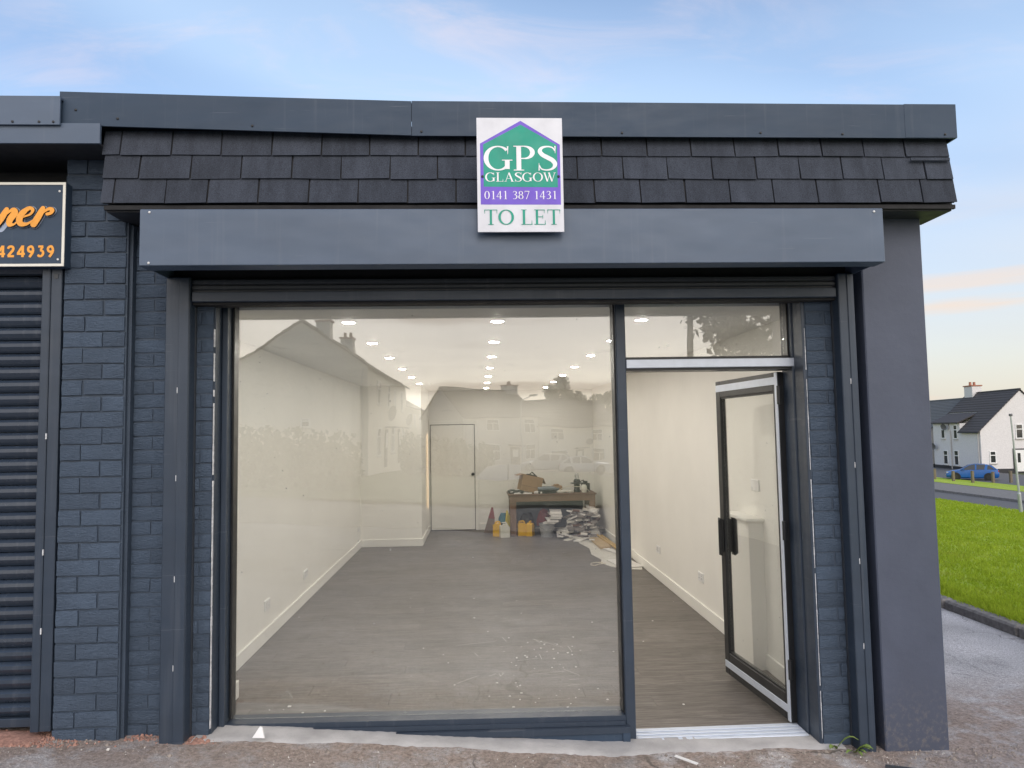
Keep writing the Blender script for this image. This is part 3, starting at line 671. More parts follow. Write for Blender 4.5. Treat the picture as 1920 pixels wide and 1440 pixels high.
# ------------------------------------------------------------------ room behind the glass
LX, RX, BY, CZ = -1.837, 2.063, 8.75, 2.48
sstuff(MB().box(LX - .02, RX + .02, .20, BY + .05, -.10, -.006).build('floor', 'dark_gap'))
floor = bpy.data.objects['floor']
pm = {}
y = .262; r = 0
while y < BY:
    h = min(.19, BY - y); x = LX - [0, .45, .9][r % 3] - rnd.uniform(0, .2)
    while x < RX:
        a, b = max(x, LX), min(x + 1.29, RX)
        if b - a > .02:
            k = (round(b - a, 3), round(h, 3))
            if k not in pm: pm[k] = MB().box(-k[0] / 2 + .0006, k[0] / 2 - .0006, -k[1] / 2 + .0006, k[1] / 2 - .0006, -.008, 0, .0008).mesh('plank', 'laminate_plank')
            put('plank', pm[k], floor, ((a + b) / 2, y + h / 2, 0))
        x += 1.29
    y += .19; r += 1
wl_ = MB().box(LX - .03, LX, .26, BY, -.05, CZ); sstuff(wl_.build('wall_left', 'plaster_wall'))
sstuff(MB().box(-1.83, -1.646, .262, 1.03, -.05, CZ).build('wall_nib', 'plaster_wall'))
sstuff(MB().box(-1.64, -1.434, .262, .34, -.05, CZ).build('wall_front_return', 'plaster_wall'))
sstuff(MB().box(RX, RX + .03, .30, BY, -.05, CZ).build('wall_right', 'plaster_wall'))
sstuff(MB().box(1.876, RX, .262, .36, -.05, CZ).build('wall_front_return', 'plaster_wall'))
sstuff(MB().box(LX, RX, BY, BY + .05, -.05, CZ).build('wall_back', 'plaster_wall'))
sstuff(MB().box(LX, -.90, 7.12, BY - .001, -.05, CZ).build('wall_boxing', 'plaster_wall'))
sstuff(MB().box(LX - .02, RX + .02, .255, BY + .05, CZ, CZ + .05).build('ceiling', 'ceiling_white'))
sstuff(MB().box(-1.43, 1.87, .241, .2545, CZ + .01, 2.6).build('ceiling_trim', 'ceiling_white'))
m = MB(); sk = .115
for b in ((LX, LX + .016, 1.03, 7.12), (LX, -.884, 7.104, 7.12), (-.90, -.884, 7.12, BY), (-.0, RX, BY - .016, BY), (RX - .016, RX, .36, BY - .017), (-1.646, -1.63, .34, 1.046), (LX, -1.646, 1.03, 1.046)):
    m.box(*b, .0005, sk, .004)
sstuff(m.build('skirting_board', 'gloss_trim'))
sstuff(MB().box(1.955, RX, 1.22, 1.66, 0, 1.06).build('wall_boxing_low', 'plaster_wall')); sstuff(MB().box(1.93, RX, 1.19, 1.68, 1.0605, 1.085, .005).build('boxing_ledge', 'gloss_trim'))
# internal door in the back wall
idoor = thing('internal_door', (-.47, BY, 0), 'white internal door closed in the far wall with a round knob', 'door')
MB().box(-.862, -.088, BY - .020, BY - .0005, .012, 1.868, .003).build('door_leaf', 'gloss_trim', idoor)
m = MB(); m.box(-.872, -.863, BY - .012, BY - .0005, .0, 1.878); m.box(-.087, -.078, BY - .012, BY - .0005, .0, 1.878); m.box(-.863, -.087, BY - .012, BY - .0005, 1.8685, 1.878); m.box(-.863, -.087, BY - .012, BY - .0005, .001, .0115)
m.build('shadow_gap', 'dark_gap', idoor)
m = MB(); m.box(-.940 + .06, -.873, BY - .028, BY - .0005, 0, 1.94, .004); m.box(-.077, -.02, BY - .028, BY - .0005, 0, 1.94, .004); m.box(-.8725, -.0775, BY - .028, BY - .0005, 1.879, 1.94, .004); m.build('architrave', 'gloss_trim', idoor)
m = MB()
for z0, z1 in ((.25, .26),): m.box(-.75, -.19, BY - .0225, BY - .0205, z0, z1)
m.build('panel_line', 'gloss_trim', idoor)
MB().lathe([(.026, -.0), (.026, -.006), (.010, -.01), (.010, -.03), (.026, -.04), (.028, -.055), (.014, -.066)], (-.118, BY - .0202, .99), 14, 'y').build('knob', 'dark_steel', idoor, smooth=40)
lit = thing('gap_light', (-.893, 8.3, 0), 'thin warm vertical strip of painted-in gap light between boxing and far door', 'painted light')
MB().box(-.8838, -.8785, 8.20, 8.30, .45, 1.72).build('gap_glow_face', 'gap_glow', lit)  # light glimpsed through a gap, painted in as an emissive strip
# downlights
DL = [('left', -.84, 6), ('middle', .132, 7), ('right', 1.09, 7)]; ORD = ['first', 'second', 'third', 'fourth', 'fifth', 'sixth', 'seventh']
YS = [.72, 1.79, 2.93, 4.13, 5.36, 6.60, 7.93]
trim_me = MB().lathe([(.038, .0), (.050, -.001), (.050, -.006), (.044, -.008), (.038, -.004)], n=24).mesh('trim', 'socket_white', 30); lens_me = MB().lathe([(.0365, -.001), (.0365, -.0085), (.026, -.0105), (.006, -.0115)], n=20).mesh('lens', 'lamp_lens')
for nm, x, cnt in DL:
    for k in range(cnt):
        t = thing('downlight', (x + .008 * k * (1 if nm == 'right' else -1 if nm == 'left' else 0), YS[k], CZ), f'lit round ceiling downlight, {ORD[k]} from the shop window in the {nm} row', 'downlight', 'downlights in the shop ceiling')
        put('trim', trim_me, t, local=True); put('lens', lens_me, t, local=True)
# sockets on the walls
def socket(wallx, y, z, w, label, cat='socket', tilt=0):
    s = 1 if wallx < 0 else -1
    t = thing('wall_socket' if cat == 'socket' else 'wall_plate', (wallx, y, z), label, cat, 'sockets low on the shop walls' if cat == 'socket' else None)
    MB().box(0, s * .010, -w / 2, w / 2, -.043, .043, .003).build('face_plate', 'socket_white', t, local=True)
    if cat == 'socket':
        for q in ((-.036, .036) if w > .1 else (0,)):
            m = MB()
            for dy, dz in ((0, .012), (-.011, -.012), (.011, -.012)): m.box(s * .0101, s * .0106, q + dy - .003, q + dy + .003, dz - .004, dz + .004)
            m.build('pin_hole', 'dark_gap', t, local=True); MB().box(s * .0102, s * .013, q + .018, q + .026, .014, .03).build('switch', 'socket_white', t, local=True)
socket(LX, 2.343, .30, .147, 'white double socket low on the left wall, nearest the window'); socket(LX, 3.67, .29, .147, 'white double socket low on the left wall, middle one of three')
socket(LX, 6.92, .30, .147, 'white socket low on the left wall beside the boxed-out corner'); socket(RX, 2.71, .355, .147, 'white double socket low on the right wall nearest the open door'); socket(RX, 4.27, .35, .147, 'white socket low on the right wall beside the dark mullion')
socket(RX, 1.325, 1.315, .147, 'blank grey plate on the right wall seen through the door glass', 'plate')

# ------------------------------------------------------------------ lettering: strokes of varying width, drawn on the x-z plane
def smooth_pts(P, n=8):
    out = []; P = [Vector(p) for p in P]
    for i in range(len(P) - 1):
        p0, p1, p2, p3 = P[max(i - 1, 0)], P[i], P[i + 1], P[min(i + 2, len(P) - 1)]
        for k in range(n):
            t = k / n; out.append(.5 * ((2 * p1) + (p2 - p0) * t + (2 * p0 - 5 * p1 + 4 * p2 - p3) * t * t + (3 * p1 - p0 - 3 * p2 + p3) * t ** 3))
    return out + [P[-1]]
def stroke(mb, pts3, tf, lay):        # pts3: (x, z, width); tf(x, z, layer) -> 3d
    n = len(pts3); vs = []
    for i in range(n):
        a, b = pts3[max(i - 1, 0)], pts3[min(i + 1, n - 1)]
        dx, dz = b[0] - a[0], b[1] - a[1]; l = math.hypot(dx, dz) or 1
        nx, nz = -dz / l, dx / l; w = pts3[i][2] / 2
        vs += [tf(pts3[i][0] + nx * w, pts3[i][1] + nz * w, lay), tf(pts3[i][0] - nx * w, pts3[i][1] - nz * w, lay)]
    mb.add(vs, [(2 * i, 2 * i + 1, 2 * i + 3, 2 * i + 2) for i in range(n - 1)])
T_, t_ = .155, .050
def arc(cx, cz, rx, rz, a0, a1, T=T_, t=t_, n=28):
    out = []
    for i in range(n + 1):
        a = R(a0 + (a1 - a0) * i / n); c = abs(math.cos(a)) ** 1.6; out.append((cx + rx * math.cos(a), cz + rz * math.sin(a), t + (T - t) * c))
    return out
def ln(x0, z0, x1, z1, w0, w1=None): return [(x0, z0, w0), (x1, z1, w1 if w1 is not None else w0)]
def serif(x, z, w): return ln(x - w, z, x + w, z, .035)
def tri(x, z0, z1, w): return [(x, z0, .012), (x, z1, w)]
def scurve(pts): return [(p.x, p.y, p.z) for p in smooth_pts(pts)]
GL = {
 'G': (.95, [arc(.47, .5, .39, .475, 42, 318), ln(.77, .06, .77, .42, T_), serif(.77, .42, .17), tri(.79, .66, .98, .05), ln(.70, .10, .80, .08, .04)]),
 'P': (.76, [ln(.20, 0, .20, 1, T_), serif(.20, .0175, .17), ln(.03, .982, .40, .982, .04), arc(.38, .735, .27, .245, 90, -90), ln(.2, .49, .40, .49, .045)]),
 'S': (.72, [scurve([(.62, .80, .03), (.55, .93, .05), (.38, .975, .06), (.20, .92, .10), (.135, .78, .14), (.22, .64, .16), (.38, .53, .17), (.55, .41, .165), (.625, .25, .14), (.55, .09, .09), (.36, .025, .055), (.18, .07, .05), (.11, .22, .03)]), tri(.635, .70, 1.0, .045), tri(.10, .31, .0, .045)]),
 'L': (.76, [ln(.20, 0, .20, 1, T_ * .9), serif(.20, .982, .16), ln(.04, .018, .66, .018, .04), tri(.66, .30, .0, .06)]),
 'A': (.92, [ln(.14, 0, .46, 1, .045), ln(.76, 0, .45, .98, T_ * .9), ln(.27, .34, .62, .34, .04), serif(.13, .0175, .12), serif(.77, .0175, .15)]),
 'O': (.96, [arc(.48, .5, .385, .475, 0, 360, T_ * .95)]),
 'W': (1.20, [ln(.12, 1, .38, .02, T_ * .85), ln(.37, 0, .60, .92, .045), ln(.52, 1, .80, .02, T_ * .85), ln(.79, 0, 1.06, 1, .045), serif(.12, .982, .13), serif(.53, .982, .10), serif(1.06, .982, .12)]),
 'T': (.82, [ln(.41, 0, .41, 1, T_ * .85), ln(.05, .98, .77, .98, .04), tri(.055, .72, 1.0, .05), tri(.765, .72, 1.0, .05), serif(.41, .0175, .16)]),
 'E': (.78, [ln(.20, 0, .20, 1, T_ * .85), ln(.04, .98, .64, .98, .04), ln(.04, .02, .68, .02, .04), ln(.2, .52, .54, .52, .04), tri(.63, .74, 1.0, .05), tri(.68, .30, .0, .05), ln(.54, .40, .54, .64, .03)]),
 '0': (.62, [arc(.31, .5, .215, .475, 0, 360, .12, .04)]),
 '1': (.62, [ln(.34, 0, .34, 1, .11), serif(.34, .0175, .15), ln(.17, .88, .34, .96, .04)]),
 '3': (.62, [scurve([(.13, .80, .03), (.2, .93, .05), (.33, .97, .05), (.45, .88, .09), (.47, .75, .10), (.38, .60, .06), (.26, .54, .04)]), scurve([(.26, .54, .04), (.42, .50, .07), (.51, .33, .12), (.45, .12, .10), (.30, .03, .05), (.12, .06, .06)])]),
 '4': (.62, [ln(.42, 0, .42, 1, .10), ln(.05, .28, .58, .28, .06), ln(.06, .29, .41, .99, .045)]),
 '7': (.62, [ln(.10, .96, .56, .96, .08), ln(.55, .96, .24, 0, .05, .08), tri(.10, .76, .98, .04)]),
 '8': (.62, [arc(.31, .75, .165, .22, 0, 360, .10, .04), arc(.31, .27, .205, .25, 0, 360, .11, .04)]),
 ' ': (.36, [])}
def word(text, x0, z0, x1, h, y, name, mat, parent, slope=0.):
    tot = sum(GL[c][0] for c in text); s = (x1 - x0) / (tot - .10); m = MB(); x = x0 - .05 * s; lay = [0]
    for c in text:
        w, st = GL[c]
        for k in st:
            lay[0] = (lay[0] + 1) % 9
            stroke(m, k, lambda a, b, l, x=x: (x + a * s, y - .00012 * l, z0 + b * h + slope * (x - x0)), lay[0])
        x += w * s
    return m.build(name, mat, parent)
SX0, SX1, SZ0, SZ1, SY = .008, .437, 2.735, 3.316, -.445
tl = thing('to_let_sign', ((SX0 + SX1) / 2, SY, SZ0), 'white green and purple TO LET board fixed across canopy and shutter box', 'sign')
MB().box(SX0, SX1, SY - .008, SY, SZ0, SZ1, .001).build('board', 'sign_white', tl)
m = MB().box(.08, .12, SY + .0005, -.28, 3.20, 3.24); m.box(.32, .36, SY + .0005, -.28, 3.20, 3.24); m.box(.08, .36, SY + .0005, -.4055, 2.80, 2.84); m.build('bracket', 'soffit_dark', tl)
def poly(pts, y, name, mat): return MB().add([(a, y, b) for a, b in pts], [list(range(len(pts)))]).build(name, mat, tl)
sw, sh = SX1 - SX0, SZ1 - SZ0
def S2(u, v): return (SX0 + sw * (u - 80) / 965., SZ1 - sh * (v - 80) / 1280.)      # from the board's own layout grid
poly([S2(117, 1055), S2(1015, 1057), S2(1015, 382), S2(575, 113), S2(117, 372)], SY - .0085, 'purple_panel', 'sign_purple')
poly([S2(153, 855), S2(983, 862), S2(983, 388), S2(575, 158), S2(153, 382)], SY - .0090, 'green_panel', 'sign_green')
def wd(text, u0, u1, vb, vt, mat, nm):
    a = S2(u0, vb); b = S2(u1, vt); return word(text, a[0], a[1], b[0], b[1] - a[1], SY - .0096, nm, mat, tl)
wd('GPS', 172, 972, 676, 398, 'letter_white', 'name_lettering'); wd('GLASGOW', 175, 962, 800, 698, 'letter_white', 'place_lettering')
wd('0141 387 1431', 160, 972, 996, 905, 'letter_white', 'phone_lettering'); wd('TO LET', 158, 1000, 1280, 1112, 'sign_green', 'to_let_lettering')
for u in (140, 992): put('screw', scr, tl, (S2(u, 742)[0], SY - .009, S2(u, 742)[1]))

# ------------------------------------------------------------------ neighbouring unit on the left
nb = thing('neighbouring_shop', (-3.2, 0, .2), 'dark grey shop unit at the left edge with closed ribbed shutter', 'shop')
NX0 = -4.6
m = MB().box(NX0, -2.100, -.305, -.295, 3.338, 3.487); m.box(NX0, -2.100, -.2949, .3, 3.475, 3.486); nf = m.build('fascia', 'shutter_box_steel', nb)
MB().box(NX0, -1.908, -.290, -.275, 3.248, 3.352).build('lower_fascia', 'shutter_box_steel', nb)
MB().box(NX0, -1.92, -.2745, .30, 3.249, 3.262).build('soffit', 'soffit_dark', nb)
MB().box(NX0, -2.2, .12, .35, .0, 3.25).build('wall', 'soffit_dark', nb)
for x in (-2.2, -2.33, -2.13): put('screw', scr, nf, (x, -.305, 3.352))
nr = MB().box(-2.305, -2.262, -.075, .11, .26, 2.655, .004).build('shutter_rail', 'aluminium_frame', nb); MB().box(-2.2615, -2.206, -.068, .11, .26, 2.655, .003).build('rail_cover', 'aluminium_frame', nr)
for z in (1.15, 1.75, .75): MB().box(-2.2645, -2.259, -.0762, -.07, z, z + .03).build('scrape', 'sealant_white', nr)
MB().box(-2.245, -2.225, -.0705, -.0685, 2.60, 2.625).build('fixing_plate', 'dark_steel', nr)
nc = MB().box(NX0, -2.306, .02, .05, .27, 2.66).build('shutter_curtain', 'dark_steel', nb)
prof = [(.02, 0), (.004, .002), (-.001, .008), (-.010, .018), (-.018, .034), (-.015, .052), (-.004, .0625), (.004, .0675), (.02, .0695)]
sl = MB().prism(prof, lambda a, b, t: (t, a, b), NX0, -2.308).mesh('slat', 'slat_paint', 35)
for k in range(34): put('slat', sl, nc, (0, rnd.uniform(-.001, .001), .315 + k * .0702))
MB().box(NX0, -2.308, -.02, .03, .268, .312, .003).build('bottom_bar', 'aluminium_frame', nc)
ns = thing('shop_sign', (-2.5, -.1, 2.65), 'dark shop sign with orange script lettering and digits above the ribbed shutter', 'sign')
MB().box(-4.0, -2.163, -.125, -.06, 2.653, 3.103, .002).build('board', 'coated_steel', ns)
m = MB(); m.box(-4.0, -2.163, -.130, -.1255, 3.089, 3.103, .001); m.box(-4.0, -2.163, -.130, -.1255, 2.653, 2.667, .001); m.box(-2.177, -2.163, -.130, -.1255, 2.6672, 3.0888, .001); m.build('border', 'cream_frame', ns)
for z in (3.055, 2.69): put('screw', scb, ns, (-2.195, -.1255, z))
def script(strokes, x0, z0, s, layers, shear=.28):
    for (dx, dz, grow, mat, y, nm) in layers:
        m = MB(); l = 0
        for st in strokes:
            l = (l + 1) % 9
            P = [(a, b, w) for a, b, w in scurve(st)]
            P = [(x0 + (a * 1.22 + shear * b) * s + dx, z0 + b * s + dz, w * s * 1.12 + grow) for a, b, w in P]
            for i in range(len(P)):
                yy = y - .00003 * (i + 7 * l); e = P[i]; r = e[2] / 2; n = 10
                m.add([(e[0] + r * math.cos(6.2832 * q / n), yy - .000012, e[1] + r * math.sin(6.2832 * q / n)) for q in range(n)], [list(range(n))])
                if i:
                    f = P[i - 1]; dx, dz = e[0] - f[0], e[1] - f[1]; d = math.hypot(dx, dz) or 1; nx, nz = -dz / d, dx / d
                    m.add([(f[0] + nx * f[2] / 2, yy, f[1] + nz * f[2] / 2), (f[0] - nx * f[2] / 2, yy, f[1] - nz * f[2] / 2), (e[0] - nx * r, yy, e[1] - nz * r), (e[0] + nx * r, yy, e[1] + nz * r)], [(0, 1, 2, 3)])
        m.build(nm, mat, ns)
n_ = [[(-.75, .10, .06), (-.55, .55, .10), (-.42, .86, .22), (-.50, .45, .30), (-.62, .06, .30)], [(-.60, .2, .06), (-.35, .65, .08), (-.15, .88, .18), (-.02, .72, .30), (-.12, .35, .30), (-.08, .10, .24), (.10, .08, .10)]]
e_ = [[(.10, .08, .08), (.32, .42, .08), (.62, .60, .10), (.66, .84, .16), (.48, .92, .18), (.28, .66, .28), (.24, .34, .30), (.36, .10, .26), (.62, .08, .14), (.85, .30, .06)]]
r_s = [[(.82, .26, .06), (.98, .60, .10), (1.06, .90, .22), (1.00, .5, .30), (.90, .05, .30)], [(.96, .3, .06), (1.14, .70, .09), (1.34, .92, .15), (1.50, .86, .2), (1.48, .70, .16), (1.34, .64, .14)]]
script(n_ + e_ + r_s, -2.430, 2.868, .100, [(.013, -.017, .010, 'letter_shadow', -.1260, 'script_shadow'), (0, 0, .006, 'letter_outline', -.1320, 'script_outline'), (0, 0, 0, 'orange_paint', -.1380, 'script_lettering')], .30)
D = {'4': [[(.48, .0, .2), (.48, .5, .2), (.48, 1.0, .2)], [(.0, .28, .17), (.35, .28, .17), (.68, .28, .17)], [(.06, .3, .17), (.25, .62, .17), (.45, .95, .17)]],
     '2': [[(.08, .72, .17), (.16, .88, .18), (.33, .92, .18), (.5, .84, .19), (.5, .62, .2), (.3, .36, .2), (.08, .1, .18)], [(.06, .085, .17), (.3, .085, .17), (.6, .085, .17)]],
     '9': [[(.52, .66, .18), (.42, .88, .18), (.28, .91, .18), (.12, .8, .18), (.1, .6, .18), (.25, .46, .18), (.44, .48, .18), (.52, .66, .18)], [(.53, .66, .18), (.46, .38, .19), (.22, .0, .19)]],
     '3': [[(.1, .91, .17), (.3, .91, .17), (.53, .91, .17)], [(.5, .9, .15), (.4, .75, .16), (.3, .6, .17)], [(.26, .58, .16), (.46, .52, .18), (.53, .32, .19), (.42, .12, .18), (.24, .08, .18), (.06, .18, .17)]]}
m = MB(); l = 0
for i, c in enumerate('424939'):
    for st in D[c]:
        l = (l + 1) % 9; stroke(m, [(-2.505 + i * .0505 + a * .060, 2.703 + b * .062, w * .068) for a, b, w in scurve(st)], lambda a, b, k: (a, -.1262 - .0001 * k, b), l)
m.build('phone_lettering', 'orange_paint', ns)

# ------------------------------------------------------------------ clutter at the back of the shop
bx0, bx1, by0, by1 = .50, 1.93, 7.86, 8.50
wb = thing('workbench', ((bx0 + bx1) / 2, 8.2, 0), 'brown wooden workbench against the far wall, tools on top', 'workbench')
MB().box(bx0 - .03, bx1 + .02, by0 - .02, by1, .665, .69, .004).build('bench_top', 'offcut_brown', wb)
MB().box(bx0, bx1, by0, by0 + .03, .565, .664, .003).build('apron', 'chestnut', wb); MB().box(bx0, bx1, by1 - .05, by1 - .02, .565, .664, .003).build('apron', 'chestnut', wb)
for x in (bx0 + .002, bx1 - .102):
    for y in (by0 + .031, by1 - .15): MB().box(x, x + .10, y - (.035 if y < 8 else 0), y + .07, 0, .5645 if y > 8 else .5648, .004).build('leg', 'chestnut', wb)
MB().box(bx0 + .12, bx1 - .12, by1 - .02, by1 - .005, .05, .56).build('back_panel', 'tool_blue_grey', wb)
def crate(name, label, cat, size, loc, rot, mat, group=None, c=.004):
    o = MB().box(-size[0] / 2, size[0] / 2, -size[1] / 2, size[1] / 2, 0, size[2], c).build(name, mat, loc=loc, rot=rot); return tag(o, label, cat, group)
cb = thing('cardboard_box', (.83, 8.12, .715), 'open brown cardboard box tilted on the left of the bench', 'box', rot=(0, R(13), R(8)))
m = MB(); w, d, h = .175, .15, .27
for b in ((-w, w, -d, -d + .006), (-w, w, d - .006, d), (-w, -w + .006, -d + .0061, d - .0061), (w - .006, w, -d + .0061, d - .0061)): m.box(*b, 0, h)
m.box(-w + .0061, w - .0061, -d + .0061, d - .0061, .0, .006); m.build('carton', 'cardboard', cb, local=True)
MB().hexa([(-w, -d, h), (-w + .006, -d, h), (-w + .006, d, h), (-w, d, h), (-w - .10, -d, h - .05), (-w - .095, -d, h - .045), (-w - .095, d, h - .045), (-w - .10, d, h - .05)]).build('flap', 'cardboard', cb, local=True)
MB().hexa([(w - .006, -d, h), (w, -d, h), (w, d, h), (w - .006, d, h), (w + .055, -d, h - .09), (w + .06, -d, h - .085), (w + .06, d, h - .085), (w + .055, d, h - .09)]).build('flap', 'cardboard', cb, local=True)
MB().box(-w + .001, w - .001, -d - .001, -d - .0002, .085, .09).build('tape_line', 'offcut_brown', cb, local=True)
m = MB().box(-.09, .07, -.08, .05, .12, .29, .01); m.tube([(-.08, -.05, .25), (-.02, -.06, .33), (.08, -.05, .27)], .012); m.build('tools_inside', 'tool_black', cb, local=True)
tb = thing('tool_case', (1.12, 8.02, .69), 'grey blue tool case lying flat on the middle of the bench', 'tool case', rot=(0, 0, R(4)))
MB().box(-.15, .15, -.12, .12, 0, .055, .01).build('case_base', 'tool_black', tb, local=True); MB().box(-.15, .15, -.12, .12, .056, .105, .012).build('case_lid', 'tool_blue_grey', tb, local=True); MB().box(-.05, .05, -.135, -.121, .03, .06, .004).build('handle', 'tool_black', tb, local=True)
dr = thing('cordless_drill', (.66, 7.98, .69), 'dark cordless drill lying on the bench left of the cardboard box', 'drill', rot=(0, 0, R(20)))
m = MB().lathe([(.018, -.11), (.026, -.09), (.03, -.02), (.03, .06), (.024, .08)], (0, 0, .035), 12, 'x'); m.build('drill_body', 'tool_black', dr, local=True, smooth=40); MB().box(-.02, .03, -.13, -.02, .012, .052, .008).build('grip', 'tool_black', dr, local=True); MB().lathe([(.012, -.16), (.012, -.11)], (0, 0, .035), 10, 'x').build('chuck', 'steel_bright', dr, local=True)
rt = thing('router', (1.655, 8.08, .69), 'black plunge router with steel top standing on right end of bench', 'power tool')
m = MB().lathe([(.055, .0), (.058, .02), (.05, .05), (.05, .14), (.11, .145), (.11, .158), (.06, .162), (.055, .20), (.04, .22)], n=18); m.build('motor_body', 'tool_black', rt, local=True, smooth=35); MB().lathe([(.036, .221), (.038, .25), (.034, .31), (.02, .315)], n=16).build('collet', 'steel_bright', rt, local=True, smooth=35)
MB().tube([(.05, 0, .17), (.11, 0, .20), (.15, 0, .16)], .008).build('handle', 'tool_black', rt, local=True)
m = MB(); m.tube([(1.28, 8.0, .70), (1.38, 7.95, .76), (1.5, 8.0, .80), (1.62, 8.0, .79), (1.78, 8.0, .78), (1.86, 8.02, .70)], .006, 6)
tag(m.build('power_cable', 'wire_cream'), 'pale cable looping over the right half of the bench', 'cable')
m = MB().lathe([(.04, 0), (.05, .05), (.05, .10), (.03, .13)], (1.76, 7.98, .69), 12); tag(m.build('paint_pot', 'jerry_white', smooth=40), 'small pale pot on the bench right of the router', 'pot')
for i, (x, y, a) in enumerate(((1.36, 7.97, 12), (1.44, 8.06, -25), (1.53, 7.95, 40))):
    o = MB().box(-.06, .06, -.03, .03, 0, .04, .01).build('cloth_bundle', 'sheet_white', loc=(x, y, .69), rot=(0, 0, R(a))); tag(o, ['pale cloth bundle beside the tool case on the bench', 'pale cloth bundle in the middle between case and router', 'pale cloth bundle just left of the router'][i], 'cloth', 'cloths on the bench')
for x, y, a, sz, mt, nm, lab, ct in ((.56, 8.08, 15, (.16, .10, .05), 'tool_black', 'sander', 'black sander at the left end of the bench', 'sander'), (.98, 7.93, -20, (.14, .05, .035), 'offcut_white', 'filler_tube', 'white tube lying in front of the tool case', 'tube'), (1.25, 8.15, 35, (.20, .12, .07), 'tool_blue_grey', 'fixings_box', 'grey blue fixings box behind the cloths on the bench', 'box'), (1.33, 8.25, 5, (.16, .16, .10), 'cardboard', 'small_carton', 'small brown carton at the back of the bench', 'carton'), (1.82, 8.20, 22, (.12, .10, .14), 'tool_black', 'charger', 'black charger at the far right corner of the bench', 'charger'), (.72, 7.90, -8, (.30, .06, .02), 'offcut_white', 'spirit_level', 'white straightedge along the front left of the bench', 'level')):
    o = MB().box(-sz[0] / 2, sz[0] / 2, -sz[1] / 2, sz[1] / 2, 0, sz[2], .006); o.box(-sz[0] / 2 * .6, sz[0] / 2 * .4, -sz[1] / 2 * .7, sz[1] / 2 * .7, sz[2] * 1.001, sz[2] * 1.25, .003); tag(o.build(nm, mt, loc=(x, y, .691), rot=(0, 0, R(a))), lab, ct)
def jerry(loc, rz, mat, label):
    t = thing('jerry_can', loc, label, 'canister', 'canisters by the bench', (0, 0, R(rz)))
    m = MB(); m.prism([(-.075, 0), (.075, 0), (.078, .02), (.078, .16), (.05, .205), (-.03, .215), (-.075, .19)], lambda a, b, t_: (a, t_, b), -.05, .05); m.build('can_body', mat, t, local=True)
    MB().tube([(-.055, 0, .195), (-.04, 0, .235), (.02, 0, .24), (.045, 0, .205)], .013, 8).build('handle', mat, t, local=True); MB().lathe([(.018, .195), (.018, .235)], (-.045, 0, 0), 10).build('cap', 'tool_black' if mat == 'jerry_white' else mat, t, local=True)
    return t
jerry((.40, 7.80, 0), 12, 'jerry_white', 'white plastic canister standing left of the bench leg'); jerry((.30, 7.93, 0), -30, 'jerry_yellow', 'yellow plastic canister behind the white one, left of bench')
jerry((.70, 7.95, 0), 6, 'jerry_yellow', 'yellow canister under the bench next to its left leg'); jerry((.835, 7.90, 0), 70, 'jerry_yellow', 'yellow canister under the bench turned to show its handle')
br = thing('broom', (.16, 8.2, 0), 'upturned red and brown broom leaning by the far wall', 'broom', rot=(R(-8), R(6), 0))
MB().hexa([(-.10, -.03, 0.01), (.10, -.03, .01), (.10, .03, .01), (-.10, .03, .01), (-.05, -.025, .26), (.06, -.025, .26), (.06, .025, .26), (-.05, .025, .26)]).build('bristles', 'bristle', br, local=True); MB().hexa([(-.05, -.03, .261), (.065, -.03, .261), (.065, .03, .261), (-.05, .03, .261), (-.01, -.012, .45), (.02, -.012, .45), (.02, .012, .45), (-.01, .012, .45)]).build('broom_head', 'broom_red', br, local=True)
def lump(name, loc, size, mat, label, cat, seed):
    g = random.Random(seed); bm = bmesh.new(); bmesh.ops.create_icosphere(bm, subdivisions=2, radius=1)
    for v in bm.verts: v.co *= g.uniform(.78, 1.1); v.co.z = max(v.co.z, -.55)
    for v in bm.verts: v.co = Vector((v.co.x * size[0], v.co.y * size[1], (v.co.z + .55) * size[2]))
    me = bpy.data.meshes.new(name); bm.to_mesh(me); bm.free(); me.materials.append(MAT[mat]); return tag(put(name, me, loc=loc), label, cat)
lump('rubble_bag', (.40, 8.25, 0), (.10, .09, .24), 'bag_blue', 'blue plastic bag behind the white canister', 'bag', 2); lump('refuse_sack', (.47, 8.15, .0), (.05, .06, .27), 'bag_yellow', 'yellow bag squeezed beside the left bench leg', 'bag', 3); lump('dark_bag', (.80, 8.2, .0), (.14, .1, .24), 'tool_black', 'dark bag standing behind the yellow canisters under the bench', 'bag', 4)
lump('red_sack', (1.08, 8.12, .12), (.13, .1, .21), 'broom_red', 'reddish sack behind the bucket under the bench', 'bag', 9)
bk = thing('bucket', (1.10, 7.78, 0), 'grey plastic bucket holding offcuts under the bench front', 'bucket')
MB().lathe([(.10, 0), (.102, .01), (.125, .20), (.132, .205), (.132, .215), (.122, .215), (.098, .02)], n=22).build('bucket_body', 'bucket_grey', bk, local=True, smooth=40)
MB().tube([(-.13 * math.cos(R(a)), -.13 * math.sin(R(a)) * .5 - .05 * math.sin(R(a)), .19 - .07 * math.sin(R(a))) for a in range(0, 181, 20)], .003, 6).build('handle', 'steel_bright', bk, local=True)
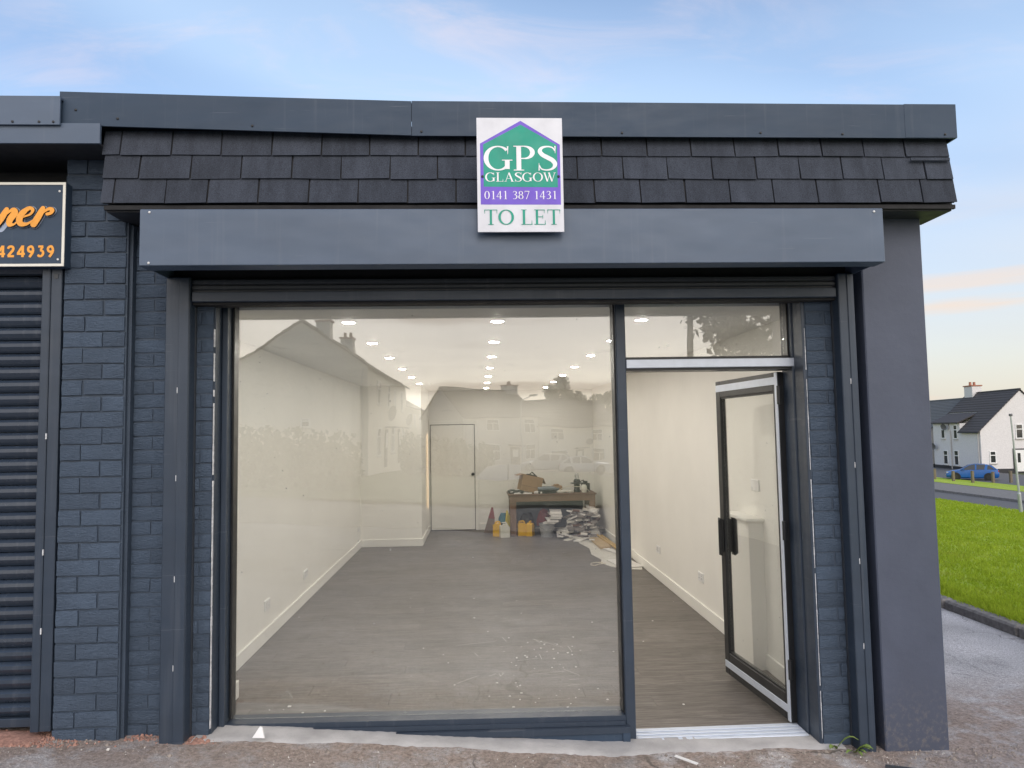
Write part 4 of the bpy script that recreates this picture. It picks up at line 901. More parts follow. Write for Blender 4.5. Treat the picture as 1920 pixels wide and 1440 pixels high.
# flooring offcuts, each its own board
og = random.Random(12); cnt = 0
def offcut(loc, rot, L, W, H, mats, label):
    m = MB().box(-L / 2, L / 2, -W / 2, W / 2, 0, H, .002); m.mi = [1 if k in (4,) else 0 for k in range(len(m.f))]
    o = m.build('flooring_offcut', mats, loc=loc, rot=rot); return tag(o, label, 'offcut', 'flooring offcuts heaped by the bench')
ST = ['lowest', 'second from bottom', 'third from bottom', 'fourth from bottom', 'topmost']
for k in range(5):
    offcut((1.19 + .022 * k + og.uniform(-.03, .03), 7.80 + og.uniform(-.04, .04), .218 + k * .040), (0, R(og.uniform(-3, 3)), R(80 + og.uniform(-16, 16))), .40, .19, .030, ['offcut_white', 'offcut_brown'], f'white edged flooring offcut, {ST[k]} of the stack on the bucket')
z = 0
for k in range(56):
    t = k / 56; sp = 1 - .45 * t; x = 1.68 + (og.random() - .5) * .66 * sp; y = 7.70 + (og.random() - .5) * .56 * sp; zz = (k // 6) * .044 + .006
    L = og.uniform(.24, .50); 
    where = ('left' if x < 1.58 else 'middle' if x < 1.76 else 'right') + ([' lowest', ' second', ' third', ' fourth', ' fifth', ' sixth', ' seventh', ' eighth', ' ninth', ' topmost'][k // 6] + ' layer')
    SZ = ('short' if L < .32 else 'medium length' if L < .41 else 'long'); CO = ['white topped', 'pale', 'grey', 'white edged', 'dull grey', 'dark brown'][k % 6]
    offcut((x, y, zz + .03), (R(og.uniform(-9, 9)), R(og.uniform(-16, 16)), R(og.uniform(45, 125))), L, og.uniform(.09, .15), og.uniform(.026, .045), [['offcut_white', 'offcut_grey'], ['sheet_white', 'offcut_white'], ['offcut_grey', 'offcut_white'], ['offcut_white', 'offcut_brown'], ['offcut_grey', 'offcut_white'], ['offcut_brown', 'offcut_white']][k % 6], f'{SZ} {CO} flooring offcut at the {where} of the untidy heap')
SP = ['nearest the window', 'beside the dust sheet', 'left of the heap', 'just before the heap', 'under the hardboard edge', 'crossing another', 'by the bucket', 'flat by the sheet']
for k, (x, y, a) in enumerate(((1.56, 7.18, 60), (1.68, 7.32, 20), (1.38, 7.52, 110), (1.50, 7.40, 35), (1.74, 7.12, 80), (1.62, 7.44, 140), (1.33, 7.62, 75), (1.80, 7.40, 5))):
    offcut((x, y, .012 + .012 * (k % 3)), (R(og.uniform(-3, 6)), R(og.uniform(-8, 8)), R(a)), og.uniform(.25, .42), og.uniform(.06, .12), .022, [['offcut_white', 'offcut_grey'], ['sheet_white', 'offcut_brown']][k % 2], f'pale flooring offcut fallen on the floor, {SP[k]}')
offcut((1.28, 7.70, .004), (R(90), R(86), R(15)), .19, .06, .02, ['offcut_white', 'offcut_grey'], 'small white offcut propped upright against the bucket')
# sheets, card and battens along the right wall
def flat(name, pts, z, th, mat, label, cat): return tag(MB().prism(pts, lambda a, b, t: (a, b, t), z, z + th).build(name, mat), label, cat)
flat('dust_sheet', [(1.55, 7.45), (1.70, 7.50), (1.95, 6.6), (2.03, 5.0), (2.0, 4.86), (1.85, 4.9), (1.66, 5.1), (1.57, 5.35), (1.62, 5.6), (1.55, 6.0), (1.60, 6.5), (1.52, 7.0)], .002, .006, 'sheet_white', 'pale crumpled dust sheet spread along the right skirting', 'sheet')
flat('hardboard_sheet', [(1.72, 7.35), (1.92, 7.25), (1.90, 6.40), (1.74, 6.36)], .012, .03, 'hardboard', 'tan hardboard panel lying on the dust sheet', 'board')
for i, (a, b, lab) in enumerate((((1.86, 7.75), (1.97, 5.9), 'long yellow pine batten along the right skirting'), ((1.93, 7.4), (2.01, 5.7), 'second pine batten, closest to the right wall'))):
    m = MB(); d = Vector((b[0] - a[0], b[1] - a[1], 0)); n = Vector((-d.y, d.x, 0)).normalized() * .018; A, B = Vector((*a, .045)), Vector((*b, .030)); up = Vector((0, 0, .022))
    m.hexa([A - n, B - n, B + n, A + n, A - n + up, B - n + up, B + n + up, A + n + up]); tag(m.build('timber_batten', 'pine'), lab, 'batten', 'battens by the right wall')
crate('card_strip', 'narrow white card strip lying beside the hardboard', 'card', (.10, .45, .004), (1.88, 6.15, .02), (0, 0, R(14)), 'offcut_white')
crate('plasterboard_sheet', 'flat white board on the sheet by the mullion', 'board', (.30, .55, .012), (1.86, 5.25, .011), (0, 0, R(10)), 'offcut_white')
m = MB(); m.tube([(1.60, 5.35, .012), (1.52, 5.38, .012), (1.44, 5.34, .008), (1.42, 5.25, .006), (1.47, 5.20, .006), (1.53, 5.26, .01), (1.62, 5.28, .014)], .006, 6); tag(m.build('cord_loop', 'wire_cream'), 'loop of pale cord on the floor beside the dust sheet', 'cord')
# specks of plaster on the floor
m = MB(); g = random.Random(31)
for k in range(90):
    x, y = (g.uniform(.1, .8), g.uniform(.5, 2.2)) if k % 3 else (g.uniform(-1.4, 2.0), g.uniform(.4, 4)); r = g.uniform(.002, .006) * (1.5 if g.random() < .1 else 1)
    m.box(x - r, x + r * g.uniform(.6, 2), y - r, y + r, .0004, .0004 + r * .6)
tag(m.build('plaster_crumbs', 'offcut_white'), 'white plaster crumbs scattered over the laminate near the window', kind='stuff')
m = MB()
for k in range(15):
    x, y, a, L = g.uniform(-.15, .75), g.uniform(1.0, 2.4), g.gauss(1.75, .35) if k % 3 else g.uniform(0, .3), g.uniform(.05, .32)
    dx, dy = math.cos(a) * L / 2, math.sin(a) * L / 2; w = .0018; nx, ny = -math.sin(a) * w, math.cos(a) * w
    m.add([(x - dx - nx, y - dy - ny, .0012), (x + dx - nx, y + dy - ny, .0012), (x + dx + nx, y + dy + ny, .0012), (x - dx + nx, y - dy + ny, .0012)], [(0, 1, 2, 3)])
tag(m.build('scuff_marks', 'sheet_white'), 'pale dusty scuff lines on the laminate near the doorway', kind='stuff')

# ------------------------------------------------------------------ bits on the ground outside
def at_ground(x, y, dz=0): return (x, y, gz(x, y) + dz)
m = MB(); m.prism([(-.035, 0), (.03, 0), (.008, .05), (-.004, .055)], lambda a, b, t: (a, t, b), -.006, .006); tag(m.build('plastic_shard', 'plastic_white', loc=at_ground(-1.155, -.07, .028), rot=(R(-25), 0, R(-8))), 'white triangular plastic shard on the step by the window corner', 'shard')
o = MB().box(-.065, .065, -.010, .010, 0, .004).build('trim_strip', 'plastic_white', loc=at_ground(1.045, -.17, .02), rot=(0, 0, R(-48))); tag(o, 'short white trim strip lying in front of the doorway', 'strip')
o = MB().box(-.085, .085, -.006, .006, 0, .012).build('metal_offcut', 'dark_steel', loc=at_ground(2.12, -.30, .003), rot=(0, 0, R(-22))); tag(o, 'dark thin metal offcut on the tarmac by the corner pillar', 'offcut')
def scatter(name, n, fx, rr, mat, label, seed):
    g = random.Random(seed); m = MB()
    for k in range(n):
        x, y = fx(g); r = rr * g.uniform(.4, 1.5) * (2.2 if g.random() < .04 else 1); z = gz(x, y); a = g.uniform(0, 6.28); c, s = math.cos(a) * r, math.sin(a) * r; h = r * g.uniform(.5, 1.1)
        m.add([(x + c, y + s, z - .003), (x - s * g.uniform(.6, 1), y + c, z - .003), (x - c, y - s, z - .003), (x + s, y - c * g.uniform(.6, 1), z - .003), (x + c * .4, y + s * .3, z + h), (x - c * .5, y - s * .2, z + h * .9)],
              [(0, 1, 4), (1, 5, 4), (1, 2, 5), (2, 3, 5), (3, 4, 5), (3, 0, 4)])
    return tag(m.build(name, mat), label, kind='stuff')
scatter('loose_gravel', 2600, lambda g: (g.uniform(-2.6, 3.2), -.07 - abs(g.gauss(0, .28))), .0055, 'sand_grit', 'small loose gravel and grit along the foot of the shop front', 3)
scatter('pale_chippings', 260, lambda g: (g.uniform(-2.4, 2.6), -.10 - abs(g.gauss(0, .25))), .0038, 'sheet_white', 'pale stone chippings scattered on the tarmac before the step', 8)
scatter('brick_dust_heap', 1500, lambda g: ((g.gauss(-2.32, .14), g.uniform(-.16, .02)) if g.random() < .6 else (g.gauss(-1.49, .06), g.uniform(-.10, .0)) if g.random() < .8 else (g.uniform(-1.87, -1.65), g.uniform(-.07, 0))), .0055, 'brick_dust', 'reddish brick dust gathered at the foot of the pier', 5)
def dust_patch(name, x0, x1, y0, y1, h, label):
    m = MB(); n = 14; g = random.Random(6); vs = []
    for j in range(6):
        for i in range(n + 1):
            x = x0 + (x1 - x0) * i / n; y = y0 + (y1 - y0) * j / 5; e = math.sin(math.pi * i / n) * math.sin(math.pi * (j + .6) / 5.7)
            vs.append((x, y, gz(x, y) - .012 + h * max(e, 0) * g.uniform(.7, 1.2)))
    m.add(vs, [(j * (n + 1) + i, j * (n + 1) + i + 1, (j + 1) * (n + 1) + i + 1, (j + 1) * (n + 1) + i) for j in range(5) for i in range(n)]); tag(m.build(name, 'brick_dust', smooth=70), label, kind='stuff')
dust_patch('brick_dust_bank', -2.75, -2.17, -.17, .06, .035, 'bank of red brick dust under the ribbed shutter'); dust_patch('brick_dust_pile', -1.54, -1.40, -.12, .03, .022, 'little pile of red brick dust beside the left shutter rail')
# weeds at the foot of the right-hand rail
def weed(loc, n, L, label, seed):
    t = thing('weed', loc, label, 'weed', 'weeds by the right rail'); g = random.Random(seed)
    for k in range(n):
        a = g.uniform(3.3, 6.1); m = MB(); pts = []
        l = L * g.uniform(.6, 1.1); up = g.uniform(.25, .8)
        for i in range(6):
            q = i / 5; w = .010 * math.sin(math.pi * (q * .85 + .12)) + .0015; cx, cy, cz = math.cos(a) * l * q, math.sin(a) * l * q, l * up * math.sin(q * 2.2)
            pts += [(cx - math.sin(a) * w, cy + math.cos(a) * w, cz + .003), (cx, cy, cz), (cx + math.sin(a) * w, cy - math.cos(a) * w, cz + .003)]
        m.add(pts, [(3 * i + j, 3 * i + j + 1, 3 * i + j + 4, 3 * i + j + 3) for i in range(5) for j in (0, 1)]); m.build('leaf', 'weed_leaf', t, local=True)
weed(at_ground(1.90, -.05, .0), 4, .11, 'small green weed at the brick foot left of the right rail', 4); weed(at_ground(1.975, -.10, .0), 6, .12, 'yellow green weed sprouting against the right shutter rail', 9)

# ------------------------------------------------------------------ houses (local: gable on y = 0 from x = 0 to span, front wall on x = 0, length along +y)
def house(label, loc, rz, span, length, eave, ridge, wall, roof_m, front=(), gable=(), chims=(), doors=(), gdoors=(), pipes=(), dishes=(), rows=14, base=True, dormers=(), group=None, depth0=-1.5):
    t = thing('white_house' if wall == 'harling_white' else 'terraced_house', loc, label, 'house', group, (0, 0, rz))
    m = MB(); m.prism([(0, depth0), (span, depth0), (span, eave), (span / 2, ridge - .08), (0, eave)], lambda a, b, y: (a, y, b), 0, length); m.build('wall', wall, t, local=True)
    if base: m = MB(); m.box(-.03, span + .03, -.03, length + .03, depth0, .35); m.build('base_course', 'base_course', t, local=True)
    ov = .22; m = MB(); n = rows
    for sgn in (0, 1):
        for k in range(n):
            a0, a1 = k / n, (k + 1) / n
            def P(a, dz): x = -ov + (span / 2 + ov) * a; return (x if not sgn else span - x, eave - .22 * (ridge - eave) / (span / 2) * 1.0 * (1 - a) * 1 + (ridge - eave) * a + dz)
            (xa, za), (xb, zb) = P(a0, .10), P(a1 + .2 / n, .05 + .0)
            ye = length + .12
            if dormers and not sgn and xa < 1.5: ye = min(d_[0] for d_ in dormers) - .02
            m.hexa([(xa, -.12, za - .07), (xb, -.12, zb - .07), (xb, ye, zb - .07), (xa, ye, za - .07), (xa, -.12, za), (xb, -.12, zb), (xb, ye, zb), (xa, ye, za)])
    m.tube([(span / 2, -.12, ridge + .06), (span / 2, length + .12, ridge + .06)], .09, 8)
    rf = m.build('roof', roof_m, t, local=True)
    m = MB()
    for sgn in (0, 1):
        x = -ov - .05 if not sgn else span + ov + .05; z = eave - .22 * (ridge - eave) / (span / 2); m.tube([(x, -.1, z), (x, (min(d_[0] for d_ in dormers) - .1) if dormers and not sgn else length + .1, z)], .06, 6)
    m.build('gutter', 'base_course', t, local=True)
    for y, w, h in chims:
        c = MB().box(span / 2 - .45, span / 2 + .45, y - w / 2, y + w / 2, ridge - .8, ridge + h, .02).build('chimney', wall, t, local=True); MB().box(span / 2 - .52, span / 2 + .52, y - w / 2 - .07, y + w / 2 + .07, ridge + h, ridge + h + .1).build('coping', 'chimney_pot', c, local=True)
        for q in (-.25, .2): MB().lathe([(.13, 0), (.11, .3), (.13, .34)], (span / 2 + q, y + q * .3, ridge + h + .1), 10).build('pot', 'chimney_pot', c, local=True)
    def win(axis, s, z, w, h):
        fr = MB(); b = .07; q = lambda s0, s1, z0, z1, d0, d1: fr.box(-d1, -d0, s0, s1, z0, z1) if axis == 'f' else fr.box(s0, s1, -d1, -d0, z0, z1)
        q(s, s + w, z, z + b, .002, .06); q(s, s + w, z + h - b, z + h, .002, .06); q(s, s + b, z + b, z + h - b, .002, .06); q(s + w - b, s + w, z + b, z + h - b, .002, .06); q(s + b, s + w - b, z + h * .62, z + h * .62 + b, .002, .06)
        if w > 1.2: q(s + w / 2 - b / 2, s + w / 2 + b / 2, z + b, z + h * .62, .002, .055)
        wo = fr.build('window', 'upvc_white', t, local=True)
        fr = MB(); q = lambda s0, s1, z0, z1, d0, d1: fr.box(-d1, -d0, s0, s1, z0, z1) if axis == 'f' else fr.box(s0, s1, -d1, -d0, z0, z1)
        q(s + b, s + w - b, z + b, z + h - b, .003, .02); fr.build('pane', 'far_pane', wo, local=True)
        fr = MB(); q = lambda s0, s1, z0, z1, d0, d1: fr.box(-d1, -d0, s0, s1, z0, z1) if axis == 'f' else fr.box(s0, s1, -d1, -d0, z0, z1)
        q(s - .06, s + w + .06, z - .08, z - .002, .002, .12); fr.build('sill', 'harling_grey', wo, local=True)
    for a in front: win('f', *a)
    for a in gable: win('g', *a)
    for s, w, h in doors:
        d = MB().box(-.06, -.002, s, s + w, .1, .1 + h, .01).build('door', 'base_course', t, local=True); MB().box(-.075, -.061, s + .2, s + w - .2, .1 + h * .55, h * .95).build('pane', 'upvc_white', d, local=True); MB().box(-.7, -.002, s - .2, s + w + .2, h + .18, h + .28).build('canopy', 'roof_tile', d, local=True)
    for s, w, h in gdoors:
        d = MB().box(s, s + w, -.06, -.002, .1, .1 + h, .01).build('door', 'base_course', t, local=True); MB().box(s + .18, s + w, -.09, -.061, .1, h - .02).build('leaf', 'upvc_white', d, local=True); MB().box(s + .35, s + .6, -.1, -.091, .9, h - .3).build('pane', 'far_pane', d, local=True)
    for ax, s, z1 in pipes:
        p = (-.08, s) if ax == 'f' else (s, -.08); MB().tube([(p[0], p[1], .0), (p[0], p[1], z1)], .05, 8).build('downpipe', 'harling_grey', t, local=True)
    for ax, s, z, rr in dishes:
        m = MB().lathe([(.02, .10), (rr * .6, .06), (rr, 0), (rr * .98, .02), (rr * .58, .08)], (0, 0, 0), 16, 'x'); p = (-.42, s, z) if ax == 'f' else (s, -.4, z)
        d = m.build('satellite_dish', 'dish_grey', t, local=True, loc=p, rot=(0, R(-15), R(20))); MB().tube([(0, 0, 0), (.40, .05, -.02)], .025, 6).build('bracket', 'dish_grey', d, local=True)
    for y0, y1, z1 in dormers:     # wall rising through the eaves under a shallow lean-to roof
        dm = MB().prism([(0.0, eave - .3), (1.6, eave - .3), (1.6, z1), (-.02, z1)], lambda a, b, y: (a, y, b), y0, y1).build('dormer', wall, t, local=True)
        MB().hexa([(-.25, y0 - .1, z1 - .02), (1.9, y0 - .1, z1 + 1.0), (1.9, y1 + .1, z1 + 1.0), (-.25, y1 + .1, z1 - .02), (-.25, y0 - .1, z1 + .10), (1.9, y0 - .1, z1 + 1.12), (1.9, y1 + .1, z1 + 1.12), (-.25, y1 + .1, z1 + .10)]).build('dormer_roof', roof_m, dm, local=True)
    return t
HB = -2.78
house('white rough-cast house with dark tiled roof beyond the lawn', (45.4, 57.6, HB), math.atan2(-.15, .989), 7.1, 8.6, 3.85, 7.45, 'harling_white', 'roof_tile', rows=16,
      front=[(6.2, 3.0, .72, 1.35), (3.85, 3.0, .72, 1.35), (5.85, .45, .85, 1.4), (3.85, .45, .8, 1.45)], gable=[(.68, .85, .55, 1.1), (3.0, 3.05, .62, 1.3), (5.3, 3.0, .7, 1.3)], gdoors=[(2.65, 1.0, 2.05)],
      chims=[(7.6, 1.5, .75)], pipes=[('f', 5.05, 3.8), ('f', .25, 3.8)], dishes=[('f', 5.6, 4.15, .34), ('f', 8.0, 2.2, .36)], dormers=[(3.4, 5.3, 4.5), (5.5, 8.55, 4.5)], base=True)
house('pale house with grey slate roof adjoining the white house', (46.9, 66.9, HB), math.atan2(-.15, .989), 7.1, 14, 3.9, 7.0, 'harling_grey', 'roof_slate', rows=20, front=[(1.5, .6, .9, 1.3)], base=True)

# ------------------------------------------------------------------ cars
def car(label, loc, rz, paint, s=1.0, group=None):
    t = thing('parked_car', loc, label, 'car', group, (0, 0, rz))
    # side profile: x along the car (front at -x), z up
    st = [(-2.12, .38, .62, .70), (-2.08, .25, .72, .80), (-1.7, .20, .82, .86), (-1.0, .18, .95, .89), (-.6, .18, .99, .90), (.3, .18, 1.01, .90), (1.2, .18, 1.05, .89), (1.75, .22, 1.07, .86), (2.02, .28, 1.02, .80), (2.10, .42, .80, .74)]
    m = MB(); vs = []
    for x, zb, zt, hw in st:
        ring = [(-hw * .88, zb), (-hw, zb + .12), (-hw * 1.0, zb + .5 * (zt - zb)), (-hw * .95, zt - .05), (-hw * .82, zt), (0, zt + .03), (hw * .82, zt), (hw * .95, zt - .05), (hw, zb + .5 * (zt - zb)), (hw, zb + .12), (hw * .88, zb)]
        vs += [(x * s, y * s, z * s) for y, z in ring]
    n = 11; m.add(vs, [(i * n + k, i * n + (k + 1) % n, (i + 1) * n + (k + 1) % n, (i + 1) * n + k) for i in range(len(st) - 1) for k in range(n)] + [list(range(n)), [(len(st) - 1) * n + k for k in range(n)]])
    m.build('body', paint, t, local=True, smooth=40)
    # greenhouse: dark glass band with painted roof and pillars
    cs = [(-.95, .96, .0), (-.25, .97, .42), (.2, .98, .50), (.9, 1.0, .48), (1.45, 1.03, .36), (1.9, 1.04, .02)]
    m = MB(); vs = []
    for x, zb, h in cs:
        wb_, wt_ = .80, .80 - .22 * (h / .5)
        vs += [(x * s, -wb_ * s, zb * s), (x * s, -wt_ * s, (zb + h) * s), (x * s, 0, (zb + h + .03) * s), (x * s, wt_ * s, (zb + h) * s), (x * s, wb_ * s, zb * s)]
    m.add(vs, [(i * 5 + k, i * 5 + k + 1, (i + 1) * 5 + k + 1, (i + 1) * 5 + k) for i in range(len(cs) - 1) for k in range(4)]); gh = m.build('windows', 'far_pane', t, local=True, smooth=30)
    m = MB(); vs = []
    for x, zb, h in cs[1:5]:
        wt_ = .80 - .22 * (h / .5) + .012; z = zb + h; vs += [(x * s, -wt_ * s, (z - .05) * s), (x * s, -wt_ * s + .02, (z + .015) * s), (x * s, 0, (z + .05) * s), (x * s, wt_ * s - .02, (z + .015) * s), (x * s, wt_ * s, (z - .05) * s)]
    m.add(vs, [(i * 5 + k, i * 5 + k + 1, (i + 1) * 5 + k + 1, (i + 1) * 5 + k) for i in range(3) for k in range(4)]); m.build('roof', paint, t, local=True, smooth=40)
    m = MB()
    for sy in (-1, 1):
        for (x0, z0), (x1, z1), w in (((-.95, .97), (-.25, 1.39), .05), ((.28, .99), (.30, 1.46), .06), ((1.05, 1.0), (1.15, 1.46), .10), ((1.85, 1.05), (1.45, 1.40), .09)):
            y0, y1 = sy * .812, sy * (.80 - .22 * ((z1 - 1.0) / .5) + .012)
            m.hexa([((x0 - w) * s, y0 * s, z0 * s), ((x0 + w) * s, y0 * s, z0 * s), ((x0 + w) * s, (y0 - sy * .02) * s, z0 * s), ((x0 - w) * s, (y0 - sy * .02) * s, z0 * s), ((x1 - w) * s, y1 * s, z1 * s), ((x1 + w) * s, y1 * s, z1 * s), ((x1 + w) * s, (y1 - sy * .02) * s, z1 * s), ((x1 - w) * s, (y1 - sy * .02) * s, z1 * s)])
    m.build('pillar', paint, t, local=True)
    for x in (-1.32, 1.28):
        for sy in (-1, 1):
            w = MB().lathe([(.20, -.10), (.31, -.10), (.325, -.06), (.325, .06), (.31, .10), (.20, .10)], (x * s, sy * .80 * s, .325 * s), 20, 'y').build('wheel', 'tyre', t, local=True, smooth=40)
            m = MB(); m.lathe([(.205 * s, -.11), (.205 * s, .11)], (x * s, sy * .80 * s, .325 * s), 16, 'y'); m.build('rim', 'car_dark', w, local=True)
            m = MB()
            for k in range(5):
                a = k * 1.2566; dx, dz = math.cos(a), math.sin(a); y0 = sy * .925 * s
                m.add([(x * s - dz * .02, y0, .325 * s + dx * .02), (x * s + dz * .02, y0, .325 * s - dx * .02), (x * s + dx * .2 * s + dz * .03, y0, .325 * s + dz * .2 * s - dx * .03), (x * s + dx * .2 * s - dz * .03, y0, .325 * s + dz * .2 * s + dx * .03)], [(0, 1, 2, 3)])
            m.build('spoke', 'rim', w, local=True)
            # wheel arch
            MB().lathe([(.37 * s, -.02), (.40 * s, -.02), (.40 * s, .02), (.37 * s, .02)], (x * s, sy * .885 * s, .325 * s), 20, 'y').build('wheel_arch', 'car_dark', t, local=True)
    for sy in (-1, 1):
        MB().box(-2.08 * s, -1.85 * s, sy * .50 * s, sy * .78 * s, .62 * s, .74 * s, .02).build('headlight', 'rim', t, local=True); MB().box(2.0 * s, 2.09 * s, sy * .50 * s, sy * .78 * s, .80 * s, .95 * s, .02).build('tail_light', 'lamp_red', t, local=True); MB().box(-.78 * s, -.62 * s, sy * .86 * s, sy * 1.0 * s, .95 * s, 1.07 * s, .02).build('mirror', paint, t, local=True)
    MB().box(-2.135 * s, -2.05 * s, -.45 * s, .45 * s, .36 * s, .58 * s, .02).build('grille', 'car_dark', t, local=True); MB().box(-2.15 * s, -2.136 * s, -.26 * s, .26 * s, .42 * s, .52 * s).build('number_plate', 'upvc_white', t, local=True)
    return t
car('bright blue hatchback parked in front of the white house', (38.35, 49.2, gz(38.3, 49) + .03), math.atan2(-.57, .82), 'car_blue', .82)

# posts, pole
pg = [(33.6, 46.6, .8), (34.6, 46.0, .75), (36.05, 46.0, .9), (37.6, 46.0, .8), (38.95, 46.0, .85), (33.0, 47.2, 1.9)]
pl = ['short timber post in front of the blue bonnet', 'timber post by the front wheel of the blue car', 'tallest timber post overlapping the middle of the blue car', 'timber post by the rear of the blue car', 'timber post right of the blue car', 'tall weathered timber post beside the grey corner pillar']
for (x, y, h), lab in zip(pg, pl):
    t = thing('timber_post', at_ground(x, y), lab, 'post', 'timber posts along the verge'); MB().box(-.09, .09, -.09, .09, -.3, h, .03).build('shaft', 'weathered_wood', t, local=True); MB().box(-.10, .10, -.10, .10, h + .001, h + .04, .015).build('cap', 'weathered_wood', t, local=True)
po = thing('sign_pole', at_ground(16.55, 17.0, -.0), 'thin leaning galvanised pole at the right edge of the lawn', 'pole', rot=(0, R(-2.6), 0))
MB().tube([(0, 0, -.2), (0, 0, .5), (0, 0, 3.0)], [.034, .034, .022], 10).build('shaft', 'galvanised', po, local=True); MB().lathe([(.05, -.05), (.05, .62), (.034, .66)], n=10).build('sleeve', 'galvanised', po, local=True); MB().box(-.045, .045, -.04, .04, 3.0, 3.08, .015).build('cap', 'dish_grey', po, local=True)
def litter(loc, label): tag(MB().box(-.10, .10, -.06, .06, 0, .05, .02).build('litter', 'plastic_white', loc=loc), label, 'litter', 'scraps of litter across the road')
litter(at_ground(21.6, 31.0, .06), 'white scrap of litter on the far pavement'); litter(at_ground(18.4, 27.5, -.02), 'white scrap of litter lying on the road'); litter(at_ground(6.3, 3.9, .07), 'small white scrap on the near lawn')

# ------------------------------------------------------------------ street behind the camera (mirrored in the glass)
ROW = 'houses across the street mirrored in the window'
house('large plain gable mirrored at the left of the shop window', (-5.5, -30.75, -.35), math.pi, 6.6, 19, 5.5, 7.75, 'harling_cream', 'roof_tile', front=[(3, 3.6, 1.2, 1.3), (7.5, 3.6, 1.2, 1.3), (11, 3.6, .8, 1.2), (15, 3.6, 1.2, 1.3), (3, .9, 1.4, 1.4), (9, .9, 1.4, 1.4), (15, .9, 1.4, 1.4)],
      gable=[(2.8, 2.4, .45, .5)], chims=[(5.5, .9, .8), (13, .9, .8)], doors=[(6.2, 1, 2.05), (12.5, 1, 2.05)], dishes=[('f', 6.5, 3.2, .5), ('f', 17.5, 3.0, .5)], pipes=[('g', .25, 5.4)], group=ROW, rows=8, base=False)
house('lower terrace end seen mirrored beyond the large gable', (-6.0, -50.2, -1.3), math.pi, 7, 24, 5.3, 7.4, 'harling_cream', 'roof_tile', front=[(2, 3.4, 1.2, 1.3), (7, 3.4, 1.2, 1.3), (12, 3.4, 1.2, 1.3), (17, 3.4, 1.2, 1.3)], chims=[(8, .9, .8)], group=ROW, rows=8, base=False)
ang = math.atan2(-.83, -.56)
house('mirrored terrace house with near gable beside the far door', (-1.5, -58.0, -1.85), ang, 7.0, 8.6, 5.0, 7.45, 'harling_grey', 'roof_tile', front=[(2.6, 3.4, 1.5, 1.2), (6.9, 3.4, 1.3, 1.2), (6.9, .9, 1.3, 1.5), (2.4, .9, 1.6, 1.4)], doors=[(5.2, 1, 2.05)], chims=[(8.0, 1.2, .5)], group=ROW, rows=8, base=False, pipes=[('f', .2, 4.9)])
house('mirrored cream terrace house right of the gable house', (-1.5 + .83 * 8.7, -58.0 - .56 * 8.7, -2.35), ang + .14, 7.0, 9.5, 4.7, 7.1, 'harling_cream', 'roof_tile', front=[(1.3, 3.1, 1.5, 1.2), (6.2, 3.1, 1.3, 1.2), (1.3, .8, 1.8, 1.4), (6.2, .8, 1.5, 1.4)], doors=[(4.2, 1, 2.05)], dishes=[('f', 5.6, 3.0, .4)], group=ROW, rows=8, base=False)
car('silver hatchback mirrored in the window above the bench', (5.3, -51.2, gz(5.3, -51)), R(8), 'car_silver', 1.0, 'cars mirrored in the window'); car('white car mirrored right of the silver hatchback', (8.2, -50.2, gz(8.2, -50)), R(188), 'car_white', .95, 'cars mirrored in the window')
def leaves(m_v, m_f, g, c, r, n, size):
    p = g.normal(0, 1, (n, 3)); p /= np.linalg.norm(p, axis=1)[:, None]; p *= (g.random(n) ** .4)[:, None] * np.array(r); p += np.array(c)
    a = g.normal(0, 1, (n, 3)); b = g.normal(0, 1, (n, 3)); a /= np.linalg.norm(a, axis=1)[:, None]; b -= (a * b).sum(1)[:, None] * a; b /= np.linalg.norm(b, axis=1)[:, None]
    s = size * (.6 + .8 * g.random(n))[:, None]; m_v.append(np.stack([p - a * s, p + b * s * .55, p + a * s, p - b * s * .55], 1))
def leaf_mesh(name, parts, mat):
    V = np.concatenate(parts).reshape(-1, 3); n = len(V) // 4; me = bpy.data.meshes.new(name); me.vertices.add(4 * n); me.vertices.foreach_set('co', V.reshape(-1)); me.loops.add(4 * n); me.polygons.add(n)
    me.loops.foreach_set('vertex_index', np.arange(4 * n, dtype=np.int32)); me.polygons.foreach_set('loop_start', np.arange(0, 4 * n, 4, dtype=np.int32)); me.polygons.foreach_set('loop_total', np.full(n, 4, dtype=np.int32)); me.materials.append(MAT[mat]); me.update(calc_edges=True); return me
def tree(loc, H, Rr, n, size, label, seed):
    t = thing('broadleaf_tree', loc, label, 'tree', 'trees across the street'); g = np.random.default_rng(seed); q = random.Random(seed)
    m = MB(); m.tube([(0, 0, -.3), (.05, 0, H * .25), (.12, .05, H * .5), (.1, 0, H * .8)], [H * .03, H * .024, H * .016, H * .005], 9); ends = []
    for k in range(9):
        a = k * 2.4; z0 = H * (.3 + .05 * k); e = (math.cos(a) * Rr * q.uniform(.4, .7), math.sin(a) * Rr * q.uniform(.4, .7), z0 + H * q.uniform(.1, .25)); ends.append(e); m.tube([(.08, .02, z0), (e[0] * .5, e[1] * .5, z0 + (e[2] - z0) * .4), e], [H * .012, H * .008, H * .003], 6)
    m.build('trunk', 'bark', t, local=True, smooth=50); P = []
    for k in range(34):
        u = q.uniform(-1, 1); a = q.uniform(0, 6.28); rr = math.sqrt(1 - u * u) * Rr * q.uniform(.45, .85); leaves(P, None, g, (rr * math.cos(a), rr * math.sin(a), H * .68 + u * H * .27), (Rr * q.uniform(.22, .36),) * 2 + (H * .09,), n // 34, size)
    put('crown', leaf_mesh('crown', P, 'leaf'), t, local=True); return t
tree((12.1, -96, -2.0), 11.2, 3.9, 9000, .20, 'round leafy tree mirrored above the terrace roofs', 1); tree((17.5, -88, -2.0), 8.6, 4.4, 8000, .20, 'lower spreading tree mirrored at the right of the terrace', 2)
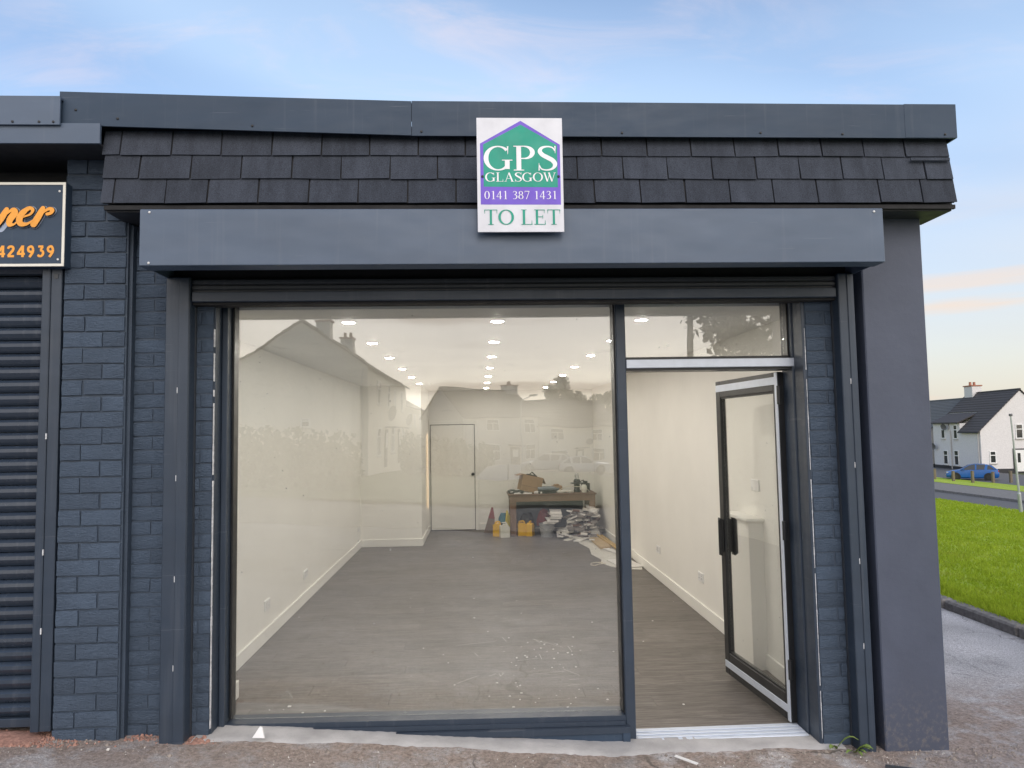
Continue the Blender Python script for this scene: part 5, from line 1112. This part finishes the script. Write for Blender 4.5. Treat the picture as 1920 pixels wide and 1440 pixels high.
tree((8.75, -15.8, -.27), 7.4, 2.5, 4600, .12, 'dense tree mirrored in the pane over the door', 3)
po2 = thing('utility_pole', (6.2, -15.75, gz(6.2, -15.75)), 'dark straight pole mirrored in the pane over the door', 'pole'); MB().tube([(0, 0, -.3), (0, 0, 8.2)], [.11, .075], 10).build('shaft', 'weathered_wood', po2, local=True); MB().box(-.5, .5, -.04, .04, 7.6, 7.7).build('crossarm', 'weathered_wood', po2, local=True)
lp = thing('street_lamp', (3.6, -55.8, gz(3.6, -55.8)), 'slim street lamp mirrored between the two terrace houses', 'street lamp'); MB().tube([(0, 0, -.2), (0, 0, 5.9), (.15, 0, 6.15), (.9, 0, 6.4)], [.08, .05, .04, .035], 8).build('column', 'galvanised', lp, local=True); MB().box(.75, 1.45, -.1, .1, 6.36, 6.50, .04).build('lantern', 'dish_grey', lp, local=True)
def hedge(x0, x1, y, h, d, n, label, seed, slope=0):
    t = thing('garden_hedge', at_ground((x0 + x1) / 2, y), label, 'hedge', 'hedges across the street'); g = np.random.default_rng(seed); P = []; c = t.location
    k = int((x1 - x0) / .7)
    for i in range(k):
        x = x0 + (x1 - x0) * (i + .5) / k; z = gz(x, y); hh = h + slope * i / k + g.normal(0, .06); leaves(P, None, g, (x - c.x, 0, z - c.z + hh * .5), (.62, d, hh * .58), n // k, .10)
    put('foliage', leaf_mesh('foliage', P, 'hedge_leaf'), t, local=True); m = MB()
    for i in range(k): x = x0 + (x1 - x0) * (i + .5) / k - c.x; m.tube([(x, 0, gz(x + c.x, y) - c.z - .1), (x, 0, gz(x + c.x, y) - c.z + h * .6)], [.04, .02], 5)
    m.build('stems', 'bark', t, local=True)
hedge(-14, -3.6, -16.5, 1.75, .55, 9000, 'clipped hedge mirrored along the left of the window', 1); hedge(-4.6, .6, -38, 2.3, .9, 6000, 'bushy hedge mirrored across the far door', 2, -.6); hedge(-7, -2, -55, 1.6, .6, 3000, 'far low hedge mirrored before the terrace', 3)
ww = thing('white_garden_wall', at_ground(.8, -31), 'white low garden wall mirrored left of the cardboard box', 'wall')
MB().prism([(-1.0, -.4), (.55, -.4), (.55, .78), (-.45, .78), (-1.0, .22)], lambda a, b, t: (a, t, b), -.1, .1).build('panel', 'harling_white', ww, local=True); MB().box(.62, 1.2, -.1, .1, -.4, .80, .02).build('panel', 'harling_white', ww, local=True); MB().box(.551, .619, -.06, .06, -.4, .82).build('post', 'base_course', ww, local=True)
